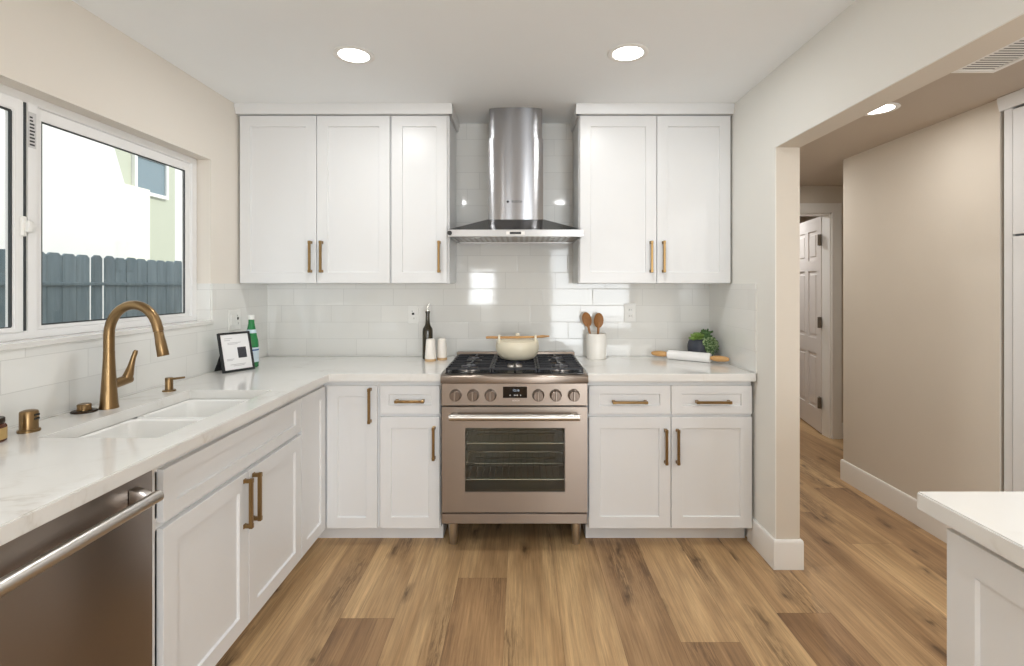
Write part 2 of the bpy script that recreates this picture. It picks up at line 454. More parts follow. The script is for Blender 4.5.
def text_mb(txt, size, M, depth=0.0004):
    cu = bpy.data.curves.new('lettering', 'FONT'); cu.body = txt; cu.size = size; cu.extrude = depth
    cu.align_x = 'CENTER'; cu.align_y = 'CENTER'
    ob = bpy.data.objects.new('lettering', cu); COL.objects.link(ob)
    me = bpy.data.meshes.new_from_object(ob); bpy.data.objects.remove(ob); bpy.data.curves.remove(cu)
    m = MB(); m.bm.from_mesh(me); bpy.data.meshes.remove(me)
    bmesh.ops.transform(m.bm, matrix=M, verts=m.bm.verts); return m
def face_front(x, y, z): return Matrix.Translation((x, y, z)) @ Matrix.Rotation(PI/2, 4, 'X')      # lettering that looks to -y
# frame of the left run: local x runs along world +y, local -y looks to world +x
TL = Matrix(((0, -1, 0, 0), (1, 0, 0, 0), (0, 0, 1, 0), (0, 0, 0, 1)))
# frame of the peninsula: looks to world -x; local x runs along world -y
TP = Matrix(((0, 1, 0, 0), (-1, 0, 0, 0), (0, 0, 1, 0), (0, 0, 0, 1)))

# ------------------------------------------------------------------ the setting
XL, XR, YB, YF = -1.656, 1.234, 3.30, -3.3         # left wall, right wall, back wall, rear wall
ZC, ZH, HX = 2.426, 2.265, 2.28                    # kitchen ceiling, hall ceiling, hall wall
PE = 2.458                                         # front end of the right wall's pillar
# floor: one mesh of planks along y
def build_floor():
    PW, L = 0.228, 1.52
    bm = bmesh.new(); uvl = bm.loops.layers.uv.new('plank')
    tl = bm.faces.layers.float.new('tone'); sl = bm.faces.layers.float.new('seed')
    starts = {}                                    # plank column -> y where a joint stands, as read off the photograph
    x0 = -0.295
    i0 = math.floor((-1.8-x0)/PW); i1 = math.ceil((4.2-x0)/PW)
    fixed = {-2: 2.09, 0: 2.378, 6: 2.124, -1: 1.36, 1: 3.0, 2: 1.72, 3: 2.75, 4: 1.95, 5: 2.86, -3: 2.83, -4: 1.55, 7: 1.7}
    darker = {(-2, -1): 0.12, (0, -1): 0.1, (6, -1): 0.02, (3, -1): 0.3, (4, -1): 0.15, (2, 0): 0.72, (2, -1): 0.68, (1, -1): 0.66, (-1, 0): 0.72, (-1, -1): 0.8,
              (-2, 0): 0.72, (-3, -1): 0.55, (0, 0): 0.5, (5, -1): 0.68, (6, 0): 0.45, (7, -1): 0.5, (7, 0): 0.4}
    for i in range(i0, i1):
        off = fixed.get(i, rnd.random()*L)
        j0 = math.floor((YF-0.2-off)/L); j1 = math.ceil((6.9-off)/L)
        xa, xb = x0+i*PW, x0+(i+1)*PW
        for j in range(j0, j1):
            ya, yb = off+j*L, off+(j+1)*L
            f = bm.faces.new([bm.verts.new(p) for p in ((xa, ya, 0), (xb, ya, 0), (xb, yb, 0), (xa, yb, 0))])
            tone = darker.get((i, j), 0.2+0.6*rnd.random())
            f[tl] = tone; f[sl] = rnd.random()
            for lp, uv in zip(f.loops, ((0, 0), (1, 0), (1, 1), (0, 1))): lp[uvl].uv = uv
    bmesh.ops.remove_doubles(bm, verts=bm.verts, dist=1e-5)
    # thickness
    xs = (x0+i0*PW, x0+i1*PW)
    v = [bm.verts.new((x, y, z)) for x in xs for y in (YF-1.0, 7.0) for z in (-0.12, -0.004)]
    for q in ((0, 1, 3, 2), (4, 6, 7, 5), (0, 4, 5, 1), (2, 3, 7, 6), (0, 2, 6, 4)): bm.faces.new([v[k] for k in q])
    me = bpy.data.meshes.new('floor'); bm.to_mesh(me); bm.free(); me.materials.append(MATS['plank_floor'])
    o = bpy.data.objects.new('floor', me); COL.objects.link(o)
    tag(o, 'knotty tan wood plank floor', 'floor', None, 'structure')
build_floor()

# window opening in the left wall
WY0, WY1, WZ0, WZ1 = 0.86, 2.703, 1.18, 2.046
struct(MB().slab([YF-0.12, WY0, WY1, YB+0.15], [0, WZ0, WZ1, ZC], lambda i, j: not (i == 1 and j == 1), XL-0.102, XL, 0),
       'wall_left', 'wall_paint_warm_lit', 'off-white left wall with the window', 'wall')
struct(MB().box(XL, HX+0.02-0.9, YB, YB+0.12, 0, ZC), 'wall_back', 'wall_paint', 'kitchen back wall behind the range', 'wall')
# right wall: pillar at the back and the header over the wide opening
struct(MB().slab([YF, PE, YB], [0, 2.045, ZC], lambda i, j: j == 1 or i == 1, XR, XR+0.006, 0),
       'wall_right', 'wall_paint', 'right wall ending in a pillar with a header over the wide opening', 'wall')
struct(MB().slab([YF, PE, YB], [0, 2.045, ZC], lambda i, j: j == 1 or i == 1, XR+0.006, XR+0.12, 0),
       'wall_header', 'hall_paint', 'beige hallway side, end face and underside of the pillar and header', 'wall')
struct(MB().box(HX, HX+0.12, 2.41, 3.58, 0, ZH), 'wall_hall', 'hall_paint', 'beige hallway wall', 'wall')
struct(MB().box(HX+0.12, 3.7, 3.46, 3.58, 0, ZH), 'wall_corridor', 'hall_paint', 'corridor wall round the corner', 'wall')
DX0, DX1, DZ = 2.0, 2.79, 2.03
struct(MB().slab([1.2, DX0, DX1, 3.7], [0, DZ, ZH], lambda i, j: not (i == 1 and j == 0), 4.54, 4.66, 1), 'wall_far', 'hall_paint', 'far beige hallway wall with the doorway', 'wall')
struct(MB().box(XR, XR+0.12, YB+0.12, 6.6, 0, ZH), 'wall_passage', 'hall_paint', 'hidden side wall of the hallway', 'wall')
struct(MB().box(3.7, 3.82, YF-0.12, 6.6, 0, ZH), 'wall_outer', 'hall_paint', 'outer wall beyond the corridor', 'wall')
struct(MB().box(XR, 3.82, 6.6, 6.72, 0, ZH), 'wall_bedroom', 'hall_paint', 'end wall of the room behind the door', 'wall')
struct(MB().box(HX, HX+0.12, YF, 1.30, 0, ZH), 'wall_dining', 'hall_paint', 'beige wall of the dining side', 'wall')
struct(MB().slab([XL-0.16, -0.99, -0.51, 0.6, 2.1, 3.82], [0, 0.1, 1.0, 1.66, 2.06, ZC], lambda i, j: not ((i == 1 and j == 2) or (i == 3 and 1 <= j <= 3)), YF-0.12, YF, 1),
       'wall_rear', 'wall_paint', 'unseen rear wall with openings added for daylight', 'wall')
struct(MB().box(XL-0.16, XR+0.12, YF-0.12, YB+0.12, ZC, ZC+0.2), 'ceiling', 'ceiling_paint', 'smooth white kitchen ceiling', 'ceiling')
struct(MB().box(XR+0.12, 3.82, YF-0.12, 6.72, ZH, ZH+0.3), 'ceiling_hall', 'hall_ceiling_dim', 'lower hallway ceiling', 'ceiling')
struct(MB().box(XL-0.6, 4.4, YF-0.6, 7.2, ZC+0.2, ZC+0.3), 'roof', 'stucco_white', 'roof over the house', 'roof')

# backsplash tiles
ZT = 1.385
struct(MB().box(XL+0.008, XR-0.008, YB-0.01, YB, 0.914, ZT).box(-0.44, 0.36, YB-0.01, YB, ZT, ZC), 'backsplash', 'tile_x', 'white subway tile on the back wall up to the ceiling behind the hood', 'backsplash')
struct(MB().box(XL, XL+0.008, -0.2, WY1, 0.914, WZ0-0.012).box(XL, XL+0.008, WY1, YB, 0.914, ZT), 'backsplash', 'tile_y', 'white subway tile under and beside the window', 'backsplash')
struct(MB().box(XR-0.008, XR, 2.646, YB, 0.914, ZT), 'backsplash', 'tile_y', 'white subway tile on the short right wall above the counter', 'backsplash')
struct(MB().box(XL-0.08, XL, WY1-0.007, WY1, WZ0, ZT), 'backsplash', 'tile_x', 'white tile in the window reveal', 'backsplash')
# quartz window sill
struct(MB().box(XL-0.102, XL+0.016, WY0-0.03, WY1-0.001, WZ0-0.012, WZ0+0.008, 0.002), 'windowsill', 'quartz', 'white stone sill under the window', 'windowsill')

# baseboards
BH = 0.142
def board(name, path, label):
    """profile swept along a path of floor points; the board stands to the left of the path"""
    prof = [(0, 0), (0.013, 0), (0.013, BH-0.016), (0.011, BH-0.004), (0.008, BH), (0, BH)]
    P = [Vector((x, y)) for x, y in path]; n = len(P); k = len(prof)
    def nor(a, b_): d_ = (b_-a).normalized(); return Vector((-d_.y, d_.x))
    vs, fs = [], []
    for i, p in enumerate(P):
        ns = [nor(P[j], P[j+1]) for j in (i-1, i) if 0 <= j < n-1]
        m_ = sum(ns, Vector((0, 0))).normalized(); m_ = m_/m_.dot(ns[0])
        for u, z in prof: vs.append((p.x+m_.x*u, p.y+m_.y*u, z))
    for i in range(n-1):
        for q in range(k): fs.append((i*k+q, i*k+(q+1) % k, (i+1)*k+(q+1) % k, (i+1)*k+q))
    fs.append(tuple(range(k))); fs.append(tuple((n-1)*k+q for q in range(k)))
    m = MB(); m._add(vs, fs); struct(m, name, 'trim_paint', label, 'baseboard')
board('baseboard_right', [(XR+0.12, YB+0.12), (XR+0.12, PE), (XR, PE), (XR, 2.73)], 'white baseboard wrapped round the pillar')
board('baseboard_hall', [(HX, 2.42), (HX, 3.58), (3.7, 3.58)], 'white baseboard along the beige hallway wall')
board('baseboard_far', [(3.7, 4.54), (DX1+0.075, 4.54)], 'white baseboard of the far hallway wall')

# door casing and jamb in the far wall
m = MB()
m.prism([(DX0-0.075, 0), (DX0+0.006, 0), (DX0+0.006, DZ-0.006), (DX1-0.006, DZ-0.006), (DX1-0.006, 0), (DX1+0.075, 0), (DX1+0.075, DZ+0.078), (DX0-0.075, DZ+0.078)], 4.522, 4.54, 1)
m.box(DX1-0.02, DX1, 4.54, 4.66, 0, DZ).box(DX0, DX0+0.02, 4.54, 4.66, 0, DZ).box(DX0, DX1, 4.54, 4.66, DZ-0.02, DZ)
struct(m, 'trim_1', 'trim_paint', 'white casing of the hallway doorway', 'door casing')
# the open six panel door
def six_panel_door():
    W, H, T = 0.75, 2.0, 0.035
    xs = [0, 0.11, 0.33, 0.42, 0.64, W]; zs = [0, 0.2, 0.72, 0.86, 1.5, 1.6, 1.88, H]
    m = MB()
    hx, hy = DX1-0.025, 4.665
    A = math.radians(101.4)
    T4 = Matrix.Translation((hx, hy, 0.012)) @ Matrix.Rotation(-A, 4, 'Z') @ Matrix.Translation((-W, 0, 0))     # closed: along -x from the hinge
    m.T = T4
    m.slab(xs, zs, lambda i, j: not (i in (1, 3) and j in (1, 3, 5)), 0, T, 1)
    for i in (1, 3):
        for j in (1, 3, 5):
            m.prism([(xs[i], zs[j]), (xs[i+1], zs[j]), (xs[i+1], zs[j+1]), (xs[i], zs[j+1])], 0.012, T-0.012, 1)
            m.box(xs[i]+0.035, xs[i+1]-0.035, 0.004, T-0.004, zs[j]+0.035, zs[j+1]-0.035, 0.006)
    d = m.build('door_1', 'door_paint', None, (hx, hy, 0.012)); tag(d, 'white six panel door standing open at the end of the hallway', 'door', None, 'structure')
    for z in (0.28, 1.02, 1.78):
        k = MB(T4); k.box(W-0.045, W+0.004, -0.004, 0.004, z-0.05, z+0.05).cyl((W+0.004, -0.006, z-0.05), (W+0.004, -0.006, z+0.05), 0.008, seg=10)
        k.box(W+0.002, W+0.02, -0.03, -0.004, z-0.05, z+0.05)
        k.build('hinge', 'hinge_metal', d)
six_panel_door()

# kitchen window: vinyl frame, fixed light on the right, sliding sash on the left
XG = XL-0.07                                       # face of the frame
def kitchen_window():
    f = MB()
    y0, y1, z0, z1 = WY0, WY1-0.007, WZ0+0.008, WZ1
    # outer frame with stepped inner edge, and the meeting mullion
    fw = 0.042
    f.slab([y0, y0+fw, 1.768, 1.808, y1-fw, y1], [z0, z0+0.028, z1-0.032, z1], lambda i, j: not (i in (1, 3) and j == 1), XG-0.03, XG, 0, 0.003)
    # bead round the fixed pane
    f.slab([1.806, 1.836, 2.617, y1-fw+0.002], [z0+0.026, 1.233, 1.968, z1-0.03], lambda i, j: not (i == 1 and j == 1), XG-0.03, XG-0.012, 0, 0.003)
    w_ = f.build('window_1', 'vinyl', None, (XG, (y0+y1)/2, z0)); tag(w_, 'white vinyl sliding window over the sink', 'window', None, 'structure')
    MB().box(XG-0.024, XG-0.019, 1.832, 2.621, 1.229, 1.972).build('pane', 'window_glass', w_)
    g = MB().slab([1.834, 1.839, 2.614, 2.619], [1.231, 1.236, 1.965, 1.970], lambda i, j: not (i == 1 and j == 1), XG-0.019, XG-0.0135, 0)
    g.build('gasket', 'gasket', w_)
    s = MB().slab([y0+fw, y0+fw+0.035, 1.718, 1.752], [z0+0.026, 1.232, 1.972, z1-0.03], lambda i, j: not (i == 1 and j == 1), XG-0.028, XG+0.004, 0, 0.003)
    sash = s.build('sash', 'vinyl', w_)
    MB().box(XG-0.016, XG-0.010, y0+fw+0.03, 1.722, 1.228, 1.976).build('sash_pane', 'window_glass', sash)
    MB().slab([y0+fw+0.033, y0+fw+0.038, 1.712, 1.719], [1.23, 1.235, 1.966, 1.974], lambda i, j: not (i == 1 and j == 1), XG-0.010, XG-0.002, 0).build('sash_gasket', 'gasket', sash)
    MB().box(XG+0.0002, XG+0.003, 1.7545, 1.7625, z0+0.03, z1-0.034).build('track_gap', 'gasket', w_)
    l = MB(); l.box(XG+0.002, XG+0.014, 1.738, 1.756, 1.545, 1.615, 0.004).lathe([(0.0, 0), (0.022, 0.001), (0.022, 0.008), (0.012, 0.014), (0, 0.014)], XG+0.006, 1.765, 1.58, 20, (1, 0, 0))
    l.box(XG+0.01, XG+0.026, 1.748, 1.762, 1.56, 1.60, 0.003)
    l.build('latch', 'plastic_white', w_)
    MB().box(XG+0.0002, XG+0.0016, 1.772, 1.80, 1.86, 1.985).build('sticker', 'sticker', w_)
    k = MB()
    for i in range(9): k.box(XG+0.0016, XG+0.0022, 1.776, 1.776+0.02*rnd.uniform(.5, 1), 1.868+i*0.012, 1.874+i*0.012)
    k.build('sticker_print', 'mark_dark', w_)
kitchen_window()

# ------------------------------------------------------------------ outside the window
struct(MB().box(-40, XL-0.16, -25, 40, -0.4, -0.25), 'ground', 'concrete', 'pale side yard outside', 'ground')
FXp = -3.8
fence = thing('fence', (FXp, 4.9, -0.25), 'weathered blue-grey picket fence seen through the kitchen window', 'fence')
yy = 1.2; n = 0
while yy < 9.2:
    wd = 0.134
    gap = 0.002
    if abs(yy-4.464) < 0.06: gap = 0.030
    if abs(yy-4.60) < 0.06: gap = 0.027
    top = 1.640+rnd.uniform(-.006, .006); z0 = -0.25
    c = 0.025
    xo = rnd.uniform(-.003, .003)
    MB().prism([(yy+gap, z0), (yy+wd, z0), (yy+wd, top-c), (yy+wd-c*1.2, top), (yy+gap+c*1.2, top), (yy+gap, top-c)], FXp-0.02+xo, FXp+xo, 0, 0.002).build('picket', 'fence_wood', fence)
    yy += 0.136; n += 1
for z in (1.372, 0.2): MB().box(FXp+0.004, FXp+0.018, 1.2, 9.2, z, z+0.03, 0.004).build('rail', 'fence_wood', fence)

house = thing('neighbour_house', (-7.2, 8, -0.25), 'pale stucco house behind the fence, seen through the window', 'house')
# main wall, cut along the slanted edge of its sunlit part
XA = -6.0
def pa(px, py, X):                                 # a point on the plane x = X under a pixel of the photograph
    y = -X*F/(521-px); return (y, CAMZ-(py-285)*y/F)
a1 = pa(112, 140, XA); a2 = pa(126, 188, XA)
MB().prism([(-6, -0.25), (a2[0], -0.25), a2, (a1[0]-0.9*(a2[0]-a1[0]), a1[1]+0.9*(a1[1]-a2[1])), (-6, 6.0)], XA-0.25, XA, 0).build('front_wall', 'stucco_white', house)
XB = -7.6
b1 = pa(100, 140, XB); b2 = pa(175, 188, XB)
MB().prism([(b1[0], -0.25), (b2[0], -0.25), (b2[0], 6.0), (b1[0], 6.0)], XB-3.0, XB, 0).build('gable_wall', 'stucco_shaded', house)
c1 = pa(122, 190, XB+0.3); c2 = pa(150, 190, XB+0.3)
MB().prism([(c1[0], -0.25), (c2[0], -0.25), (c2[0], c2[1]), (c1[0], c2[1])], XB, XB+0.3, 0).build('sunlit_slab', 'stucco_sunlit', house)  # sunlit lower patch of the shaded wall, built as a paler slab
XD = -9.5
d1 = pa(150, 188, XD)
MB().prism([(d1[0], -0.25), (30, -0.25), (30, 7.0), (d1[0], 7.0)], XD-0.3, XD, 0).build('rear_wall', 'stucco_white', house)
w1 = pa(134, 192, XB+0.05); w2 = pa(168, 163, XB+0.05)
fr = MB().slab([w1[0], w1[0]+0.07, w2[0]-0.07, w2[0]], [w1[1], w1[1]+0.07, w2[1]-0.07, w2[1]], lambda i, j: not (i == 1 and j == 1), XB, XB+0.07, 0).build('window', 'trim_paint', house)
MB().box(XB+0.005, XB+0.03, w1[0]+0.06, w2[0]-0.06, w1[1]+0.06, w2[1]-0.06).build('pane', 'far_glass', fr)

# ------------------------------------------------------------------ cabinets
YD, YC = 2.663, 2.683                              # faces of base doors and of their carcasses (back run)
def pull(parent, T, x, z, y, L=0.155, vert=True):
    """square brass bar pull on two posts; y is the face it stands on, looking to -y in frame T"""
    r, out = 0.0065, 0.032
    m = MB(T)
    if vert:
        m.box(x-r, x+r, y-out, y-out+2*r, z-L/2, z+L/2, 0.0015)
        for s_ in (-1, 1):
            zc = z+s_*(L/2-0.009)
            m.box(x-r, x+r, y-out+0.006, y+0.0005, zc-r, zc+r, 0.001).box(x-0.008, x+0.008, y-0.004, y+0.0005, zc-0.008, zc+0.008, 0.001)
            m.box(x-0.0075, x+0.0075, y-out-0.0012, y-out+0.012, zc-0.0085, zc+0.0085, 0.0015)
    else:
        m.box(x-L/2, x+L/2, y-out, y-out+2*r, z-r, z+r, 0.0015)
        for s_ in (-1, 1):
            xc = x+s_*(L/2-0.009)
            m.box(xc-r, xc+r, y-out+0.006, y+0.0005, z-r, z+r, 0.001).box(xc-0.008, xc+0.008, y-0.004, y+0.0005, z-0.008, z+0.008, 0.001)
            m.box(xc-0.0085, xc+0.0085, y-out-0.0012, y-out+0.012, z-0.0075, z+0.0075, 0.0015)
    return m.build('handle', 'brass_pull', parent)
def carcass(root, T, x0, x1, yf, yb, z0, z1, toe=True, toe_back=0.09, rails=(), stiles=(), open_top=True):
    """panels and face frame of a cabinet whose front is at yf looking to -y in frame T"""
    m = MB(T); p = 0.018; ff = 0.034
    m.box(x0, x0+p, yf+0.0182, yb, z0, z1).box(x1-p, x1, yf+0.0182, yb, z0, z1)
    m.box(x0+p, x1-p, yf+0.02, yb, z0, z0+p).box(x0+p, x1-p, yb-0.008, yb, z0+p, z1)
    if not open_top: m.box(x0+p, x1-p, yf+0.02, yb-0.008, z1-p, z1)
    zs = [z0, z0+ff]; xs_ = [x0, x0+ff]; zrow, xcol = [], []
    for z in rails: zs += [z-0.017, z+0.017]; zrow.append(len(zs)-2)
    for x in stiles: xs_ += [x-0.017, x+0.017]; xcol.append(len(xs_)-2)
    zs += [z1-ff, z1]; xs_ += [x1-ff, x1]
    m.slab(xs_, zs, lambda i, j: i in (0, len(xs_)-2) or j in (0, len(zs)-2) or i in xcol or j in zrow, yf, yf+0.018, 1)
    b = m.build('body', 'cabinet_paint', root)
    if toe:
        t = MB(T); t.box(x0, x1, yf+toe_back-0.018, yf+toe_back, 0, z0-0.0005); t.box(x0, x0+p, yf+toe_back+0.0002, yb, 0, z0-0.0005).box(x1-p, x1, yf+toe_back+0.0002, yb, 0, z0-0.0005)
        t.build('toe_kick', 'cabinet_paint', root)
    return b
def door(root, T, x0, x1, z0, z1, y, rail=0.06, name='door', railz=None):
    return MB(T).shaker(x0, x1, z0, z1, y, rail=rail, railz=railz).build(name, 'cabinet_paint', root)

ID = None
ZB0, ZB1 = 0.091, 0.8735                            # carcass bottom and top
zd0, zd1, zr0, zr1 = 0.096, 0.682, 0.698, 0.846     # doors, drawers
# drawer cabinet left of the range
c = thing('base_cabinet', (-0.58, 2.98, 0), 'narrow white base cabinet with one drawer over one door, left of the range', 'cabinet')
carcass(c, ID, -0.751, -0.4235, YC, 3.285, ZB0, ZB1, rails=(0.69,))
d = door(c, ID, -0.742, -0.428, zr0, zr1, YD, 0.045, 'drawer'); pull(d, ID, -0.583, 0.768, YD, 0.155, False)
d = door(c, ID, -0.742, -0.428, zd0, zd1, YD, 0.058); pull(d, ID, -0.457, 0.548, YD, 0.175)
# corner cabinet: a face on each run
c = thing('corner_cabinet', (-1.2, 2.95, 0), 'white corner base cabinet with one panel on each side of the inner corner', 'cabinet')
m = MB(); p = 0.018
m.box(-0.769, -0.7515, YC+0.0182, 3.285, ZB0, ZB1).box(-1.60, -1.0648, 2.372, 2.390, ZB0, ZB1)
m.box(-1.60, -1.582, 2.39, 3.285, ZB0, ZB1).box(-1.582, -0.769, 3.267, 3.285, ZB0, ZB1)
m.box(-1.582, -1.066, 2.39, 3.267, ZB0, ZB0+p).box(-1.066, -0.769, 2.702, 3.267, ZB0, ZB0+p)
m.slab([-1.046, -1.016, -0.80, -0.7515], [ZB0, ZB0+0.034, ZB1-0.034, ZB1], lambda i, j: not (i == 1 and j == 1), YC, YC+0.018, 1)
m.slab([2.372, 2.40, 2.66, YC], [ZB0, ZB0+0.034, ZB1-0.034, ZB1], lambda i, j: not (i == 1 and j == 1), -1.0645, -1.0465, 0)
m.build('body', 'cabinet_paint', c)
m = MB(); m.box(-1.1198, -0.7515, YC+0.072, YC+0.09, 0, ZB0-0.0005).box(-1.138, -1.12, 2.372, YC+0.09, 0, ZB0-0.0005); m.build('toe_kick', 'cabinet_paint', c)
d = door(c, ID, -1.022, -0.758, zd0, zr1, YD, 0.056); pull(d, ID, -0.793, 0.745, YD, 0.185)
m = MB(TL); m.shaker(2.374, 2.660, zd0, zr1, 1.028, rail=0.056); m.build('door', 'cabinet_paint', c)
# sink base on the left run (frame TL: local x = world y, face y_local = -x_world)
c = thing('sink_cabinet', (-1.33, 1.9, 0), 'wide white sink cabinet with a long false front over two doors', 'cabinet')
carcass(c, TL, 1.414, 2.371, 1.048, 1.60, ZB0, ZB1, rails=(0.69,), stiles=(1.911,))
door(c, TL, 1.455, 2.367, 0.694, zr1, 1.028, 0.056, 'false_front', railz=0.042)
d = door(c, TL, 1.455, 1.909, zd0, 0.676, 1.028); pull(d, TL, 1.880, 0.565, 1.028, 0.185)
d = door(c, TL, 1.913, 2.367, zd0, 0.676, 1.028); pull(d, TL, 1.942, 0.565, 1.028, 0.185)
# cabinet beyond the dishwasher, mostly outside the frame
# right base cabinet
c = thing('base_cabinet', (0.795, 2.98, 0), 'wide white base cabinet with two drawers over two doors, right of the range', 'cabinet')
carcass(c, ID, 0.352, 1.2185, YC, 3.285, ZB0, ZB1, rails=(0.69,), stiles=(0.79,))
for (x0, x1, hx) in ((0.358, 0.788, 0.57), (0.792, 1.222, 1.008)):
    d = door(c, ID, x0, x1-0.006*(x1 > 1), zr0, zr1, YD, 0.055, 'drawer', railz=0.042); pull(d, ID, hx, 0.764, YD, 0.185, False)
for (x0, x1, hx) in ((0.358, 0.788, 0.760), (0.792, 1.222, 0.822)):
    d = door(c, ID, x0, x1-0.006*(x1 > 1), zd0, zd1, YD, 0.06); pull(d, ID, hx, 0.53, YD, 0.185)

# upper cabinets
UY, UYC, UZ0, UZ1 = 2.95, 2.97, 1.389, 2.368
def upper(root, x0, x1, doors, fill=0.0):
    carcass(root, ID, x0, x1, UYC, 3.288, UZ0-0.003, UZ1, toe=False, open_top=False, stiles=[a[1]+0.002 for a in doors[:-1]])
    for (a, b_, hx) in doors:
        d = door(root, ID, a, b_, UZ0, UZ1-0.004, UY, 0.062); pull(d, ID, hx, 1.541, UY, 0.185)
c = thing('wall_cabinet', (-1.2, 3.13, UZ0), 'wide two door white wall cabinet nearest the window', 'cabinet')
upper(c, -1.645, -0.763, [(-1.640, -1.194, -1.224), (-1.190, -0.766, -1.160)])
c = thing('wall_cabinet', (-0.59, 3.13, UZ0), 'narrow single door white wall cabinet just left of the range hood', 'cabinet')
upper(c, -0.761, -0.420, [(-0.756, -0.432, -0.476)])
c = thing('wall_cabinet', (0.78, 3.13, UZ0), 'two door white wall cabinet right of the range hood', 'cabinet')
upper(c, 0.338, 1.226, [(0.344, 0.790, 0.757), (0.794, 1.222, 0.829)])
# crown boards between the cabinets and the ceiling
for nm, x0, x1, end, lb in (('trim_2', XL+0.001, -0.398, 1, 'white crown board over the left wall cabinets'), ('trim_3', 0.318, XR-0.001, -1, 'white crown board over the right wall cabinet')):
    m = MB(); zc0 = 2.3695
    m.prism([(2.932, zc0), (2.956, zc0), (2.97, zc0), (2.97, ZC), (2.918, ZC), (2.918, ZC-0.012), (2.930, zc0+0.012)], x0, x1, 0)
    xe = (x1-0.045, x1) if end > 0 else (x0, x0+0.045)
    if end > 0: m.prism([(x1-0.02, zc0), (x1-0.008, zc0), (x1-0.006, zc0+0.012), (x1, ZC-0.012), (x1, ZC), (x1-0.02, ZC)], 2.932, 3.288, 1)
    else: m.prism([(x0+0.02, zc0), (x0+0.008, zc0), (x0+0.006, zc0+0.012), (x0, ZC-0.012), (x0, ZC), (x0+0.02, ZC)], 2.932, 3.288, 1)
    struct(m, nm, 'cabinet_paint', lb, 'crown moulding')

# dishwasher
c = thing('dishwasher', (-1.33, 1.12, 0), 'stainless dishwasher under the counter beside the sink cabinet', 'dishwasher')
DY0, DY1 = 0.806, 1.408
MB().box(-1.60, -1.052, DY0+0.004, DY1-0.004, 0.09, 0.868).build('tub', 'steel_dark', c)
m = MB(); m.box(-1.05, -1.024, DY0, DY1, 0.112, 0.864, 0.004, 2); m.build('door', 'steel_dark', c)
hd = MB(); hd.tube([(-0.972, DY0+0.02, 0.812), (-0.972, DY1-0.052, 0.812)], 0.0155, 20)
for y in (DY0+0.06, DY1-0.075):
    hd.prism([(-1.0235, 0.790), (-1.0235, 0.842), (-1.0, 0.836), (-0.972, 0.822), (-0.972, 0.803), (-1.0, 0.797)], y-0.014, y+0.014, 1, 0.002)
hd.build('handle', 'steel_bright', c)
MB().box(-1.12, -1.10, DY0+0.004, DY1-0.004, 0.0, 0.089).build('toe_kick', 'enamel_black', c)
# cabinet in front of the dishwasher, its start is outside the frame
c = thing('base_cabinet', (-1.33, 0.5, 0), 'white base cabinet on the near side of the dishwasher', 'cabinet')
carcass(c, TL, 0.20, 0.803, 1.048, 1.60, ZB0, ZB1, rails=(0.69,))
d = door(c, TL, 0.204, 0.799, zr0, zr1, 1.028, 0.056, 'drawer', railz=0.042); pull(d, TL, 0.5, 0.768, 1.028, 0.185, False)
d = door(c, TL, 0.204, 0.799, zd0, zd1, 1.028); pull(d, TL, 0.77, 0.53, 1.028, 0.185)

# ------------------------------------------------------------------ countertops
CZ0, CZ = 0.874, 0.914
SX0, SX1, SY0, SY1 = -1.462, -1.100, 1.535, 2.231   # cut-out of the sink
xs = [XL+0.008, SX0, SX1, -1.0, -0.416]; ys = [0.18, SY0, SY1, 2.635, YB-0.0105]
o = MB().slab(xs, ys, lambda i, j: not (i == 1 and j == 1) and not (i == 3 and j < 3), CZ0, CZ, 2, 0.003).build('countertop', 'quartz')
tag(o, 'long L-shaped white quartz countertop around the sink and corner', 'countertop')
o = MB().slab([0.3465, XR-0.0085], [2.635, YB-0.0105], lambda i, j: True, CZ0, CZ, 2, 0.003).build('countertop', 'quartz'); tag(o, 'short white quartz countertop between the range and the right wall', 'countertop')
o = MB().slab([0.888, 1.62], [-0.9, 1.137], lambda i, j: True, CZ0, CZ, 2, 0.003).build('countertop', 'quartz'); tag(o, 'white quartz countertop of the peninsula in the near right corner', 'countertop')
# peninsula cabinet, looks to -x (frame TP: local x = -world y, face y_local = world x)
c = thing('peninsula_cabinet', (1.25, 0.4, 0), 'white shaker cabinet of the peninsula at the near right', 'cabinet')
carcass(c, TP, -1.094, 0.2, 0.938, 1.56, ZB0, ZB1, stiles=(-0.55,))
door(c, TP, -1.092, -0.552, zd0, 0.852, 0.918, 0.068); door(c, TP, -0.548, 0.0, zd0, 0.852, 0.918, 0.068)
c = thing('pantry_cabinet', (2.5, 1.85, 0), 'tall white built-in pantry cabinet at the right edge beyond the peninsula', 'cabinet')
m = MB(); m.box(2.29, 2.9, 1.302, 1.32, 0, 2.2).box(2.29, 2.9, 2.374, 2.392, 0, 2.2).box(2.89, 2.9, 1.32, 2.374, 0, 2.2).box(2.30, 2.9, 1.32, 2.374, 0.08, 0.1)
m.box(2.284, 2.30, 2.352, 2.392, 0, 2.2).box(2.284, 2.30, 1.302, 1.34, 0, 2.2)
m.build('body', 'cabinet_paint', c)
MB().prism([(2.262, ZH-.002), (2.262, ZH-0.02), (2.272, 2.201), (2.30, 2.201), (2.30, ZH-.002)], 1.302, 2.405, 1).build('crown', 'cabinet_paint', c)
for y0, y1 in ((1.85, 2.346), (1.346, 1.846)):
    door(c, TP, -y1, -y0, 1.612, 2.19, 2.279, 0.06); door(c, TP, -y1, -y0, 0.11, 1.602, 2.279, 0.06)

